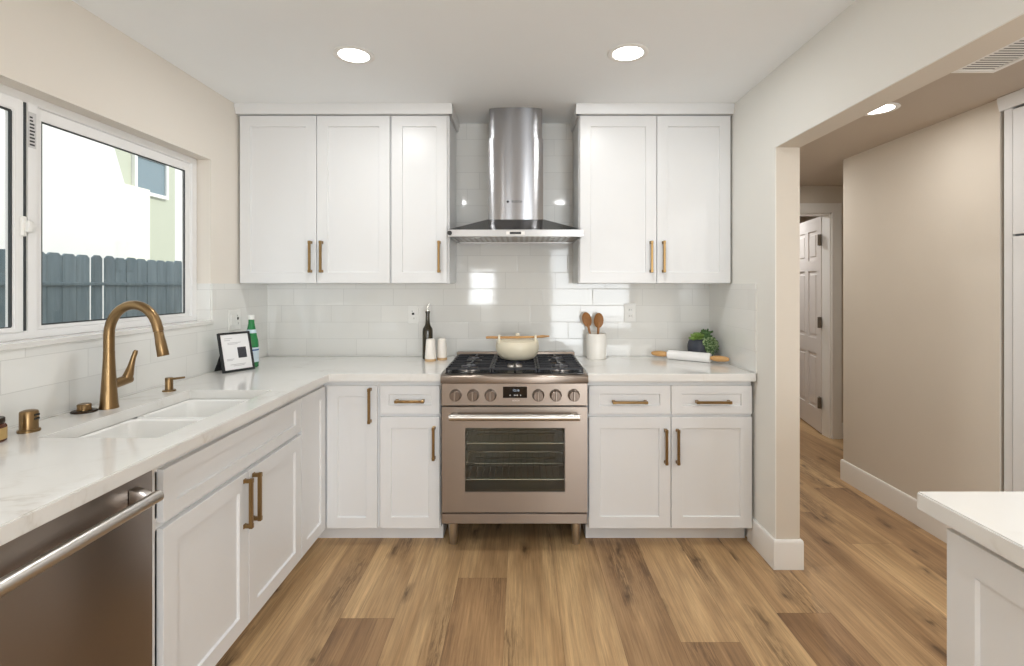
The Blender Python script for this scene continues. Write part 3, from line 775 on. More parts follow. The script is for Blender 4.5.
# ------------------------------------------------------------------ sink
c = thing('sink', (-1.28, 1.88, 0.70), 'white double bowl undermount sink set in the counter below the faucet', 'sink')
zt, zb, wl = CZ0-0.0008, 0.70, 0.008
def bowl(x0, x1, y0, y1):
    m = MB(); tmp = bmesh.new(); r = 0.035; n = 6
    def ring(z, ins, rr):
        pts = []
        for cx, cy, a0 in ((x1-ins-rr, y1-ins-rr, 0), (x0+ins+rr, y1-ins-rr, PI/2), (x0+ins+rr, y0+ins+rr, PI), (x1-ins-rr, y0+ins+rr, 1.5*PI)):
            for k in range(n+1):
                a = a0+PI/2*k/n; pts.append((cx+rr*math.cos(a), cy+rr*math.sin(a), z))
        return [tmp.verts.new(p) for p in pts]
    rings = [ring(zt-0.004, -0.012, 0.03), ring(zt, -0.010, 0.03), ring(zt, 0.001, r), ring(zt-0.006, 0.006, r), ring(zb+0.06, 0.014, r), ring(zb+0.02, 0.024, r), ring(zb+0.008, 0.055, r)]
    outer = [ring(zb, 0.05, r), ring(zb+0.05, 0.004, r), ring(zt-0.004, -0.002, r)]
    def strip(a, b_):
        k = len(a)
        for i in range(k):
            f = tmp.faces.new([a[i], a[(i+1) % k], b_[(i+1) % k], b_[i]]); f.smooth = True
    for a, b_ in zip(rings, rings[1:]): strip(a, b_)
    tmp.faces.new(rings[-1]); strip(rings[0], outer[-1])
    for a, b_ in zip(outer, outer[1:]): strip(a, b_)
    tmp.faces.new(outer[0]); bmesh.ops.recalc_face_normals(tmp, faces=tmp.faces); m.merge(tmp); return m
dv = 1.915
for y0, y1 in ((SY0+0.002, dv-0.0122), (dv+0.0122, SY1-0.002)):
    b_ = bowl(SX0+0.002, SX1-0.002, y0, y1).build('bowl', 'ceramic_white', c)
    k = MB(); k.lathe([(0, 0.0), (0.042, 0.0), (0.045, 0.002), (0.034, 0.004), (0.03, -0.0), (0, -0.0)], (SX0+SX1)/2, (y0+y1)/2, zb+0.0085, 28); k.build('drain', 'brass', b_)
k = MB(); k.box(SX0+0.0125, SX0+0.016, 1.585, 1.625, 0.842, 0.856, 0.002); k.build('overflow_plate', 'steel_bright', c)

# ------------------------------------------------------------------ faucet and its neighbours
fx, fy = -1.551, 1.905
c = thing('faucet', (fx, fy, CZ), 'tall brushed gold gooseneck faucet behind the sink', 'faucet')
MB().lathe([(0.031, 0), (0.031, 0.004), (0.029, 0.012), (0.0255, 0.06), (0.0215, 0.13), (0.0185, 0.19), (0.0182, 0.215), (0.0, 0.215)], fx, fy, CZ, 32).build('body', 'brass', c)
zt_, R = 1.298, 0.0
path = [(fx, fy, CZ+0.214), (fx, fy, CZ+0.26), (fx, fy, 1.19)]
RX, RZ = 0.093, 0.112
for k in range(1, 15):
    a = PI-(PI-0.22)*k/14
    path.append((fx+RX+RX*math.cos(a), fy, 1.19+RZ*math.sin(a)))
path_end = Vector(path[-1])
dirn = Vector((0.20, 0, -1)).normalized()
path.append(tuple(path_end+dirn*0.012))
MB().tube(path, [0.0178]*3+[0.0172]*15, 20).build('neck', 'brass', c)
s0 = path_end+dirn*0.0125
MB().lathe([(0.0145, 0), (0.0155, 0.002), (0.0165, 0.03), (0.0172, 0.034), (0.0172, 0.037), (0.0178, 0.04), (0.0195, 0.092), (0.0185, 0.094), (0, 0.094)], *s0, 24, dirn).build('spray_head', 'brass', c)
h = MB(); h.cyl((fx+0.003, fy+0.012, 1.000), (fx+0.013, fy+0.088, 1.010), 0.0185, 0.0178, 24, 0.003)
p0 = Vector((fx+0.0125, fy+0.070, 1.012))
pts = [p0, p0+Vector((0.002, 0.008, 0.018)), p0+Vector((0.006, 0.013, 0.045)), p0+Vector((0.012, 0.017, 0.078)), p0+Vector((0.018, 0.020, 0.100)), p0+Vector((0.021, 0.021, 0.108))]
h.tube(pts, [0.0185, 0.0165, 0.0118, 0.0088, 0.0088, 0.006], 16)
h.build('handle', 'brass', c)
c = thing('soap_dispenser', (-1.537, 2.21, CZ), 'short brushed gold soap dispenser pump right of the faucet', 'soap dispenser')
MB().lathe([(0.026, 0), (0.026, 0.004), (0.024, 0.006), (0.0, 0.006)], -1.537, 2.21, CZ, 24).build('base', 'brass', c)
MB().lathe([(0.0155, 0), (0.0155, 0.05), (0.014, 0.053), (0, 0.053)], -1.537, 2.21, CZ+0.006, 24).build('body', 'brass', c)
MB().tube([(-1.545, 2.205, 0.967), (-1.51, 2.212, 0.968), (-1.475, 2.22, 0.972)], [0.0055, 0.005, 0.0045], 10).build('spout', 'brass', c)
c = thing('disposal_button', (-1.592, 1.845, CZ), 'low round gold button on a dark disc beside the faucet base', 'button')
MB().lathe([(0.039, 0), (0.040, 0.003), (0.037, 0.006), (0, 0.007)], -1.595, 1.848, CZ, 32).build('disc', 'bronze_dark', c)
MB().lathe([(0.023, 0), (0.023, 0.004), (0.021, 0.005), (0.0215, 0.019), (0.019, 0.022), (0, 0.022)], -1.595, 1.848, CZ+0.0075, 28).build('cap', 'brass', c)
c = thing('air_gap', (-1.556, 1.60, CZ), 'gold air gap cylinder with two dark vent slots, left of the faucet', 'air gap')
MB().lathe([(0.0285, 0), (0.0285, 0.007), (0.026, 0.009), (0.0, 0.009)], -1.556, 1.60, CZ, 28).build('base', 'brass', c)
MB().lathe([(0.0235, 0), (0.0235, 0.052), (0.0215, 0.056), (0.014, 0.059), (0, 0.060)], -1.556, 1.60, CZ+0.0092, 28).build('cap', 'brass', c)
k = MB()
for z in (0.955, 0.967):
    for a in (-0.1, 0.32): k.box(-1.556+0.0232*math.cos(a)-0.002, -1.556+0.0232*math.cos(a)+0.002, 1.60+0.0232*math.sin(a)-0.004, 1.60+0.0232*math.sin(a)+0.004, z-0.003, z+0.003)
k.build('vent_slot', 'enamel_black', c)
c = thing('amber_jar', (-1.562, 1.487, CZ), 'small amber glass jar with a gold label at the left edge of the counter', 'jar')
MB().lathe([(0.034, 0), (0.037, 0.003), (0.037, 0.046), (0.033, 0.052), (0.030, 0.054), (0, 0.054)], -1.562, 1.487, CZ, 28).build('glass', 'amber_glass', c)
MB().lathe([(0.0372, 0.008), (0.0376, 0.008), (0.0376, 0.042), (0.0372, 0.042)], -1.562, 1.487, CZ, 28).build('label', 'label_gold', c)
MB().lathe([(0.032, 0), (0.033, 0.002), (0.033, 0.014), (0.031, 0.016), (0, 0.016)], -1.562, 1.487, CZ+0.0545, 28).build('lid', 'bronze_dark', c)

# ------------------------------------------------------------------ tablet-like photo frame and the bottles
bl, br = Vector((-1.547, 2.634, CZ)), Vector((-1.463, 2.788, CZ))
ux = (br-bl).normalized(); nrm = Vector((ux.y, -ux.x, 0))
up = (Vector((0, 0, 1))*0.968-nrm*0.25).normalized(); nn = ux.cross(up).normalized()
if nn.dot(nrm) < 0: nn = -nn
FW, FH = (br-bl).length, 0.212
MFr = Matrix.Translation(bl+Vector((0, 0, 0.0035))) @ Matrix((( ux.x, -nn.x, up.x, 0), (ux.y, -nn.y, up.y, 0), (ux.z, -nn.z, up.z, 0), (0, 0, 0, 1)))
# local: x across, -y towards the viewer, z up the frame
c = thing('picture_frame', (-1.52, 2.73, CZ), 'black tabletop frame with a printed white sheet, leaning in the counter corner', 'picture frame')
MB(MFr).slab([0, 0.011, FW-0.011, FW], [0, 0.011, FH-0.011, FH], lambda i, j: not (i == 1 and j == 1), 0, 0.014, 1, 0.0012).build('frame', 'frame_black', c)
s = MB(MFr).box(0.0105, FW-0.0105, 0.005, 0.012, 0.0105, FH-0.0105).build('sheet', 'paper', c)
for z, x0, x1 in ((0.178, 0.03, 0.075), (0.168, 0.03, 0.062), (0.153, 0.045, 0.118), (0.146, 0.045, 0.10), (0.066, 0.03, 0.07), (0.060, 0.03, 0.06), (0.036, 0.045, 0.13), (0.029, 0.06, 0.12)):
    MB(MFr).box(x0, x1, 0.0047, 0.0051, z, z+0.0035).build('print_line', 'ink_grey', s)
k = MB(MFr); k.box(0.094, 0.142, 0.0046, 0.0051, 0.070, 0.128); k.build('print_picture', 'ink_dark', s)
k = MB(MFr); k.prism([(0.05, 0.0), (0.085, 0.0), (0.078, 0.12), (0.057, 0.12)], 0.0142, 0.018, 1)
easel = MB(MFr)
easel.prism([(0.0145, 0.12), (0.0185, 0.125), (0.112, 0.029), (0.107, 0.026)], 0.018, 0.062, 0); easel.build('easel', 'plastic_black', c)

gx, gy = -1.525, 2.862
c = thing('water_bottle', (gx, gy, CZ), 'green glass sparkling water bottle behind the black frame', 'bottle')
MB().lathe([(0, 0), (0.034, 0), (0.0375, 0.004), (0.0375, 0.125), (0.036, 0.145), (0.030, 0.175), (0.022, 0.215), (0.0165, 0.245), (0.0145, 0.272), (0.0155, 0.274), (0.0155, 0.282), (0.013, 0.284), (0, 0.284)], gx, gy, CZ, 32).build('glass', 'bottle_green', c)
MB().lathe([(0.0156, 0.268), (0.0166, 0.269), (0.0166, 0.29), (0.015, 0.293), (0, 0.293)], gx, gy, CZ, 24).build('cap', 'plastic_white', c)
MB().lathe([(0.0377, 0.03), (0.0381, 0.03), (0.0381, 0.112), (0.0377, 0.112)], gx, gy, CZ, 32).build('label', 'label_blue', c)
MB().lathe([(0.0268, 0.192), (0.0272, 0.192), (0.0232, 0.212), (0.0228, 0.212)], gx, gy, CZ, 32).build('neck_label', 'label_blue', c)
dvw = Vector((-gx, -gy, 0)).normalized(); sdw = Vector((-dvw.y, dvw.x, 0))
def star_pts(r): return [(r*(1 if i % 2 == 0 else .42)*math.sin(PI*i/5), r*(1 if i % 2 == 0 else .42)*math.cos(PI*i/5)) for i in range(10)]
MS = Matrix.Translation(Vector((gx, gy, CZ+0.075))+dvw*0.0383) @ Matrix(((sdw.x, -dvw.x, 0, 0), (sdw.y, -dvw.y, 0, 0), (0, 0, 1, 0), (0, 0, 0, 1)))
MB(MS).prism([(x, z) for x, z in star_pts(0.012)], -0.0012, 0.0012, 1).build('star_mark', 'label_ink', c)
MB().lathe([(0.0382, 0.094), (0.0384, 0.094), (0.0384, 0.102), (0.0382, 0.102)], gx, gy, CZ, 32).build('label_band', 'label_ink', c)

ox, oy = -0.585, 3.172
c = thing('oil_bottle', (ox, oy, CZ), 'slim dark glass oil bottle with a metal pourer behind the shakers', 'bottle')
MB().lathe([(0, 0), (0.029, 0), (0.032, 0.004), (0.032, 0.175), (0.030, 0.19), (0.018, 0.21), (0.0135, 0.23), (0.0125, 0.285), (0.0145, 0.287), (0.0145, 0.3), (0, 0.3)], ox, oy, CZ, 28).build('glass', 'bottle_olive', c)
k = MB(); k.lathe([(0.011, 0.3), (0.011, 0.309), (0.006, 0.312), (0, 0.312)], ox, oy, CZ, 16); k.tube([(ox, oy, CZ+0.311), (ox+0.002, oy, CZ+0.33), (ox+0.012, oy, CZ+0.346)], [0.0045, 0.004, 0.003], 10); k.build('pourer', 'chrome', c)
for (sx, sy, r0, r1, H, lb) in ((-0.5515, 3.085, 0.034, 0.026, 0.136, 'tapered white shaker with a wooden foot, in front of the oil bottle'), (-0.489, 3.135, 0.031, 0.027, 0.134, 'rounded white shaker with a wooden foot, nearer the range')):
    c = thing('shaker', (sx, sy, CZ), lb, 'shaker')
    MB().lathe([(0, 0), (r0-0.002, 0), (r0, 0.002), (r0, 0.014), (r0-0.001, 0.015), (0, 0.015)], sx, sy, CZ, 28).build('foot', 'wood_base', c)
    top = [(r1, H-0.006), (r1-0.004, H-0.001), (0, H)] if r1 < 0.0265 else [(r1, H-0.022), (r1-0.003, H-0.008), (r1-0.012, H-0.001), (0, H)]
    MB().lathe([(0, 0.0155), (r0, 0.0155), (r0-0.0005, 0.03)]+top, sx, sy, CZ, 28).build('body', 'shaker_white', c)
# outlets
def plate(name, M, wd, hd, label, cat, modules):
    """local x across, z up, -y out of the wall"""
    c = thing(name, M.translation, label, cat)
    MB(M).box(-wd/2, wd/2, -0.006, 0.0, -hd/2, hd/2, 0.002).build('plate', 'plastic_white', c)
    for kind, x in modules:
        if kind == 'outlet':
            for z in (-0.02, 0.02):
                b_ = MB(M).box(x-0.015, x+0.015, -0.0078, -0.0055, z-0.013, z+0.013, 0.003).build('socket', 'plastic_white', c)
                MB(M).box(x-0.007, x-0.0045, -0.0081, -0.0070, z-0.005, z+0.006).box(x+0.0045, x+0.007, -0.0081, -0.0070, z-0.005, z+0.006).build('slot', 'mark_dark', b_)
        elif kind == 'gfci':
            b_ = MB(M).box(x-0.0165, x+0.0165, -0.008, -0.0055, -0.033, 0.033, 0.0015).build('socket', 'plastic_white', c)
            MB(M).box(x-0.008, x+0.008, -0.0095, -0.0075, -0.001, 0.013, 0.001).build('button', 'plastic_black', b_)
            MB(M).box(x-0.007, x-0.0045, -0.0083, -0.0075, 0.017, 0.027).box(x+0.0045, x+0.007, -0.0083, -0.0075, -0.028, -0.018).build('slot', 'mark_dark', b_)
        else:
            b_ = MB(M).box(x-0.0165, x+0.0165, -0.009, -0.0055, -0.033, 0.033, 0.0015).build('rocker', 'plastic_white', c)
YT = YB-0.0101
plate('wall_outlet', Matrix.Translation((-0.70, YT, 1.184)), 0.068, 0.116, 'white wall outlet with a black button left of the oil bottle', 'outlet', [('gfci', 0)])
plate('wall_outlet', Matrix.Translation((0.708, YT, 1.196)), 0.076, 0.12, 'plain white wall outlet on the tile right of the utensil crock', 'outlet', [('outlet', 0)])
plate('wall_outlet', Matrix.Translation((XL+0.0081, 2.905, 1.178)) @ TL, 0.118, 0.116, 'double white switch and outlet plate on the left wall above the black frame', 'outlet', [('rocker', -0.026), ('gfci', 0.026)])

# ------------------------------------------------------------------ range hood
hx = -0.031
c = thing('range_hood', (hx, 3.1, 1.645), 'stainless chimney range hood over the range', 'range hood')
HW, HY, H0, H1 = 0.3785, 2.822, 1.648, 1.686
CW, CYf = 0.163, 2.98
# rim: open frame, with a filter panel inside
MB().slab([hx-HW, hx-HW+0.02, hx+HW-0.02, hx+HW], [HY, HY+0.02, YT-0.02, YT], lambda i, j: not (i == 1 and j == 1), H0, H1, 2, 0.002).build('rim', 'steel_rim', c)
m = MB()
rb = [(hx-HW+0.002, HY+0.002), (hx+HW-0.002, HY+0.002), (hx+HW-0.002, YT), (hx-HW+0.002, YT)]; rt = [(hx-CW-0.004, CYf-0.006), (hx+CW+0.004, CYf-0.006), (hx+CW+0.004, YT), (hx-CW-0.004, YT)]
m._add([(x, y, H1+0.0005) for x, y in rb]+[(x, y, 1.762) for x, y in rt], [(0, 1, 2, 3)[::-1], (4, 5, 6, 7)]+[(i, (i+1) % 4, 4+(i+1) % 4, 4+i) for i in range(4)])
m.build('canopy', 'steel_hood_top', c)
def chimney(z0, z1, g):
    m = MB(); n = 24; pts = []
    for k in range(n+1):
        u = -1+2*k/n; pts.append((hx+u*(CW-g), CYf+g+0.035*u*u*u*u*0.35+0.012*(u*u)))
    pts += [(hx+CW-g, YT), (hx-CW+g, YT)]
    nn_ = len(pts)
    vs = [(x, y, z) for z in (z0, z1) for x, y in pts]
    m._add(vs, [tuple(range(nn_))[::-1], tuple(range(nn_, 2*nn_))]+[(i, (i+1) % nn_, nn_+(i+1) % nn_, nn_+i) for i in range(nn_)])
    for f in m.bm.faces: f.smooth = True
    return m
chimney(1.7625, 2.245, 0.0).build('chimney', 'steel_v', c)
chimney(2.2455, ZC-0.0005, 0.006).build('chimney_extension', 'steel_v', c)
f = MB(); f.box(hx-HW+0.021, hx+HW-0.021, HY+0.021, YT-0.021, H0+0.006, H0+0.012)
f.build('underside', 'steel_dark', c)
for x0, x1 in ((-0.33, -0.01), (0.01, 0.33)):
    f = MB(); f.slab([hx+x0+i*(x1-x0)/20 for i in range(21)], [HY+0.10, 3.22], lambda i, j: i % 2 == 0, H0+0.003, H0+0.0058, 2); f.build('grease_filter', 'steel_rim', c)
for x in (-0.22, 0.22):
    MB().lathe([(0.027, 0), (0.027, 0.006), (0, 0.006)], hx+x, HY+0.06, H0-0.001, 20).build('hood_lamp', 'chrome', c)
pnl = MB().box(hx-0.052, hx+0.052, HY-0.0012, HY, H0+0.010, H1-0.010, 0.0004).build('control_panel', 'steel_bright', c)
MB().box(hx-0.032, hx+0.032, HY-0.0022, HY-0.0010, H0+0.012, H1-0.012).build('button_strip', 'mark_dark', pnl)
for x in (-0.044, -0.038, 0.038, 0.044): MB().cyl((hx+x, HY-0.0025, (H0+H1)/2), (hx+x, HY-0.001, (H0+H1)/2), 0.0035, seg=12).build('button', 'mark_pale', pnl)
MB().lathe([(0.013, 0), (0.013, 0.004), (0.0, 0.005)], hx-HW+0.012, HY-0.0055, (H0+H1)/2, 20, (0, 1, 0)).build('side_cap', 'plastic_black', c)
LG = text_mb('BOSCH', 0.019, face_front(hx+0.006, CYf-0.0005, 1.868))
LG.lathe([(0.0068, 0), (0.0068, 0.001), (0.0054, 0.001), (0.0054, 0)], hx-0.047, CYf-0.0012, 1.868, 20, (0, 1, 0)).box(hx-0.051, hx-0.043, CYf-0.001, CYf+0.0005, 1.867, 1.869)
LG.build('logo', 'mark_dark', c)

# ------------------------------------------------------------------ range
RX0, RX1 = -0.411, 0.344; RXc = (RX0+RX1)/2
RY = 2.60
c = thing('range', (RXc, 2.92, 0), 'stainless gas range with six knobs in the middle of the back wall', 'range')
m = MB()                                           # shell around the oven cavity
m.box(RX0, RX0+0.02, RY+0.042, 3.25, 0.145, 0.872).box(RX1-0.02, RX1, RY+0.042, 3.25, 0.145, 0.872)
m.box(RX0+0.02, RX1-0.02, RY+0.042, 3.25, 0.145, 0.17).box(RX0+0.02, RX1-0.02, 3.23, 3.25, 0.17, 0.872)
m.build('body', 'steel_dark', c)
m = MB(); m.prism([(RY-0.012, 0.874), (RY-0.012, 0.905), (RY-0.004, 0.9135), (3.25, 0.9135), (3.25, 0.8725), (RY, 0.8725)], RX0-0.001, RX1+0.001, 0, 0.002)
ct = m.build('cooktop', 'steel_h', c)
MB().box(RX0+0.012, RX1-0.012, RY+0.045, 3.20, 0.9137, 0.9165, 0.001).build('burner_tray', 'enamel_black', ct)
MB().box(RX0+0.004, RX1-0.004, 3.205, 3.25, 0.9137, 0.952, 0.003, 2).build('back_trim', 'steel_h', ct)
MB().box(RX0+0.002, RX1-0.002, RY, RY+0.04, 0.757, 0.872, 0.002).build('control_panel', 'steel_h', c)
dp = MB().box(-0.0925, 0.031, RY-0.003, RY+0.001, 0.797, 0.855, 0.001).build('display', 'display_glass', c)
k = text_mb('12:16', 0.016, face_front(-0.026, RY-0.0035, 0.836)); k.build('digits', 'display_digits', dp)
k = MB()
for x in (-0.056, -0.034, -0.026, -0.018, -0.002): k.box(x-0.002, x+0.002, RY-0.0036, RY-0.003, 0.808, 0.814)
k.build('icons', 'ink_grey', dp)
k = text_mb('BOSCH', 0.011, face_front(-0.026, RY-0.0005, 0.783)); k.build('logo', 'mark_pale', c)
for px in (455.7, 473.2, 490.6, 538.3, 555.7, 573.7):
    x = (px-521)/194.6
    k = MB(); k.lathe([(0.031, 0), (0.031, 0.004), (0.0275, 0.006), (0.0265, 0.034), (0.024, 0.037), (0, 0.037)], x, RY-0.0003, 0.812, 28, (0, -1, 0)); kb = k.build('knob', 'steel_knob', c)
    MB().box(x-0.0045, x+0.0045, RY-0.048, RY-0.036, 0.812-0.024, 0.812+0.024, 0.002).build('grip', 'steel_h', kb)
# oven door with window
dx0, dx1 = RX0+0.003, RX1-0.003
od = MB().slab([dx0, -0.288, 0.226, dx1], [0.207, 0.313, 0.642, 0.750], lambda i, j: not (i == 1 and j == 1), RY, RY+0.04, 1, 0.003).build('oven_door', 'steel_h', c)
MB().box(-0.2885, 0.2265, RY+0.004, RY+0.010, 0.3125, 0.6425).build('oven_window', 'oven_glass', od)
hd = MB(); hd.tube([(RX0+0.05, RY-0.055, 0.711), (RX1-0.05, RY-0.055, 0.711)], 0.0175, 20)
for x in (RX0+0.075, RX1-0.075): hd.box(x-0.012, x+0.012, RY-0.045, RY+0.0005, 0.702, 0.720, 0.003)
hd.build('handle', 'steel_bright', od)
m = MB()                                           # oven cavity
cx0, cx1, cy1, cz0, cz1 = -0.33, 0.262, 3.15, 0.25, 0.70
m.box(cx0-0.01, cx0, RY+0.045, cy1, cz0, cz1).box(cx1, cx1+0.01, RY+0.045, cy1, cz0, cz1).box(cx0-0.01, cx1+0.01, cy1, cy1+0.01, cz0, cz1)
m.box(cx0-0.01, cx1+0.01, RY+0.045, cy1+0.01, cz0-0.01, cz0).box(cx0-0.01, cx1+0.01, RY+0.045, cy1+0.01, cz1, cz1+0.01)
cv = m.build('oven_cavity', 'oven_inside', c)
for z in (0.355, 0.545):
    k = MB(); k.tube([(cx0+0.01, RY+0.06, z), (cx1-0.01, RY+0.06, z)], 0.0045, 8).tube([(cx0+0.01, 3.10, z), (cx1-0.01, 3.10, z)], 0.0045, 8)
    k.tube([(cx0+0.01, RY+0.30, z), (cx1-0.01, RY+0.30, z)], 0.003, 8)
    for i in range(17): x = cx0+0.02+i*(cx1-cx0-0.04)/16; k.tube([(x, RY+0.06, z+0.003), (x, 3.10, z+0.003)], 0.0017, 6)
    k.build('rack', 'chrome', cv)
k = MB()
for z in (0.30, 0.40, 0.45, 0.50, 0.60):
    k.tube([(cx0+0.006, RY+0.08, z), (cx0+0.006, 3.14, z)], 0.004, 6).tube([(cx1-0.006, RY+0.08, z), (cx1-0.006, 3.14, z)], 0.004, 6).tube([(cx0+0.05, cy1-0.003, z), (cx1-0.05, cy1-0.003, z)], 0.004, 6)
k.build('rack_guide', 'chrome', cv)
MB().box(RX0+0.003, RX1-0.003, RY+0.004, RY+0.04, 0.147, 0.1995, 0.003).build('bottom_panel', 'steel_h', c)
for x in (-0.36, 0.293):
    for y in (2.70, 3.15): MB().lathe([(0.018, 0), (0.020, 0.004), (0.029, 0.1445), (0, 0.1445)], x, y, 0.0, 20).build('leg', 'steel_bright', c)
# burners and grates
gz = 0.944; pz = gz+0.001
for bx, by, r in ((-0.285, 2.78, 0.046), (-0.285, 3.06, 0.04), (RXc, 2.92, 0.055), (0.218, 2.78, 0.046), (0.218, 3.06, 0.04)):
    b_ = MB().lathe([(r+0.018, 0), (r+0.014, 0.006), (r, 0.008), (r, 0.014), (0, 0.014)], bx, by, 0.9167, 28).build('burner', 'burner_alu', ct)
    MB().lathe([(r-0.006, 0), (r-0.002, 0.002), (r-0.003, 0.006), (r-0.01, 0.008), (0, 0.009)], bx, by, 0.931, 28).build('burner_cap', 'burner_cap', b_)
gw = (RX1-RX0-0.03)/3
for i in range(3):
    x0 = RX0+0.015+i*gw+0.002; x1 = x0+gw-0.004; y0, y1 = RY+0.052, 3.19; xm = (x0+x1)/2; ym = (y0+y1)/2
    m = MB(); t = 0.0055; zt0, zt1 = gz-0.014, gz
    m.slab([x0, x0+2*t, x1-2*t, x1], [y0, y0+2*t, y1-2*t, y1], lambda a, b2: not (a == 1 and b2 == 1), zt0+0.002, zt1-0.002, 2, 0.0015)
    m.box(x0, x1, ym-t, ym+t, zt0+0.002, zt1-0.002, 0.0015)
    if i != 1:
        for yc in (2.78, 3.06):
            for a, b_ in ((x0, xm-0.022), (xm+0.022, x1)): m.box(a, b_, yc-t, yc+t, zt0, zt1, 0.0015)
            for q in (-1, 1):
                ya, yb = (yc+0.022, yc+0.14) if q > 0 else (yc-0.125, yc-0.022)
                m.box(xm-t, xm+t, max(ya, y0), min(yb, y1), zt0, zt1, 0.0015)
            for q in (-1, 1): m.box(x0, x0+0.075, yc+q*0.07-t*.8, yc+q*0.07+t*.8, zt0, zt1, 0.0015).box(x1-0.075, x1, yc+q*0.07-t*.8, yc+q*0.07+t*.8, zt0, zt1, 0.0015)
    else:
        m.box(xm-t, xm+t, y0, ym-0.03, zt0, zt1, 0.0015).box(xm-t, xm+t, ym+0.03, y1, zt0, zt1, 0.0015)
        for yc in (2.73, 2.82, 3.02, 3.11): m.box(x0, xm-0.04, yc-t, yc+t, zt0, zt1, 0.0015).box(xm+0.04, x1, yc-t, yc+t, zt0, zt1, 0.0015)
    for xx in (x0+t, x1-t):
        for yv in (y0+t, y1-t, ym): m.box(xx-t, xx+t, yv-t, yv+t, 0.9166, zt0+0.004, 0.0015)
    m.build('grate', 'cast_iron', ct)
# pot with its wooden spoon laid across the handles
px_, py_ = -0.021, 2.975
c = thing('pot', (px_, py_, pz), 'round cream pot with a lid on the middle of the range', 'pot')
MB().lathe([(0, 0), (0.080, 0), (0.098, 0.006), (0.116, 0.026), (0.125, 0.052), (0.127, 0.075), (0.124, 0.095), (0.121, 0.106), (0.117, 0.106), (0.117, 0.09), (0, 0.09)], px_, py_, pz, 48).build('body', 'pot_cream', c)
lid = MB().lathe([(0, 0.1062), (0.119, 0.1062), (0.121, 0.108), (0.112, 0.112), (0.05, 0.118), (0, 0.119)], px_, py_, pz, 48).build('lid', 'pot_cream', c)
MB().lathe([(0.010, 0.118), (0.0125, 0.124), (0.0125, 0.146), (0.010, 0.15), (0, 0.15)], px_, py_-0.012, pz, 20).build('knob', 'pot_cream', lid)
for s_ in (-1, 1):
    ex = px_+s_*0.105
    k = MB(); k.prism([(ex-0.008, pz+0.098), (ex+0.008, pz+0.098), (ex+0.006, pz+0.142), (ex-0.006, pz+0.142)], py_-0.065, py_-0.055, 1, 0.002)
    k.prism([(ex-0.008, pz+0.098), (ex+0.008, pz+0.098), (ex+0.006, pz+0.142), (ex-0.006, pz+0.142)], py_-0.035, py_-0.025, 1, 0.002)
    k.box(ex-0.008, ex+0.008, py_-0.0645, py_-0.0255, pz+0.094, pz+0.1205, 0.002)
    k.build('handle', 'pot_cream', c)
o = MB().tube([(px_-0.182, py_-0.047, pz+0.127), (px_-0.17, py_-0.045, pz+0.128), (px_-0.02, py_-0.045, pz+0.1285), (px_+0.10, py_-0.045, pz+0.131), (px_+0.145, py_-0.044, pz+0.134), (px_+0.185, py_-0.043, pz+0.136)], [0.0065, 0.0078, 0.0072, 0.0066, 0.0085, 0.004], 12).build('wooden_spoon', 'wood_stick')
tag(o, 'pale wooden spoon laid across the handles of the cream pot', 'spoon')

# ------------------------------------------------------------------ right counter: crock, spoons, rolling pin, plant
kx, ky = 0.475, 3.185
c = thing('utensil_crock', (kx, ky, CZ), 'white cylindrical crock holding wooden spoons right of the range', 'crock')
MB().lathe([(0, 0), (0.058, 0), (0.062, 0.004), (0.062, 0.155), (0.060, 0.159), (0.056, 0.159), (0.0545, 0.15), (0.0545, 0.012), (0, 0.012)], kx, ky, CZ, 40).build('crock', 'crock', c).name = 'vessel'
def spoon(bx, by, tx, tz, yaw, label):
    p0 = Vector((bx, by, CZ+0.019)); p1 = Vector((tx, ky+0.03, tz-0.036))
    ax = (p1-p0).normalized()
    m = MB(); m.tube([p0, p0.lerp(p1, 0.5), p0.lerp(p1, 0.82), p1], [0.006, 0.0062, 0.0085, 0.014], 12)
    q = Vector((0, 0, 1)).rotation_difference(ax).to_matrix()
    m.ball(p1+ax*0.012, 0.039, 0.80, 0.2, 1.24, 20, q @ Matrix.Rotation(yaw, 3, 'Z'))
    o = m.build('wooden_spoon', 'wood_spoon'); tag(o, label, 'spoon', None); return o
spoon(kx-0.014, ky-0.02, kx-0.054, 1.182, 0.2, 'left wooden spoon standing in the white crock')
spoon(kx+0.004, ky+0.0, kx+0.018, 1.176, -0.3, 'right wooden spoon standing in the white crock')
# rolling pin
A_, B_ = Vector((0.919, 3.163, CZ+0.0295)), Vector((1.127, 3.006, CZ+0.0295)); ax = (B_-A_).normalized(); L = (B_-A_).length
c = thing('rolling_pin', ((A_+B_)/2)*1-Vector((0, 0, 0.0295)), 'white rolling pin with wooden handles lying in front of the plant', 'rolling pin')
MB().lathe([(0, 0), (0.025, 0), (0.029, 0.004), (0.029, L-0.004), (0.025, L), (0, L)], *A_, 32, ax).build('roller', 'marble_pin', c)
for p, dd, LL in ((A_-ax*0.0005, -ax, 0.108), (B_+ax*0.0005, ax, 0.105)):
    MB().lathe([(0, 0), (0.011, 0), (0.0115, 0.008), (0.0165, 0.02), (0.0178, 0.05), (0.0155, 0.08), (0.0115, LL-0.008), (0.007, LL-0.001), (0, LL)], *p, 24, dd).build('handle', 'wood_handle', c)
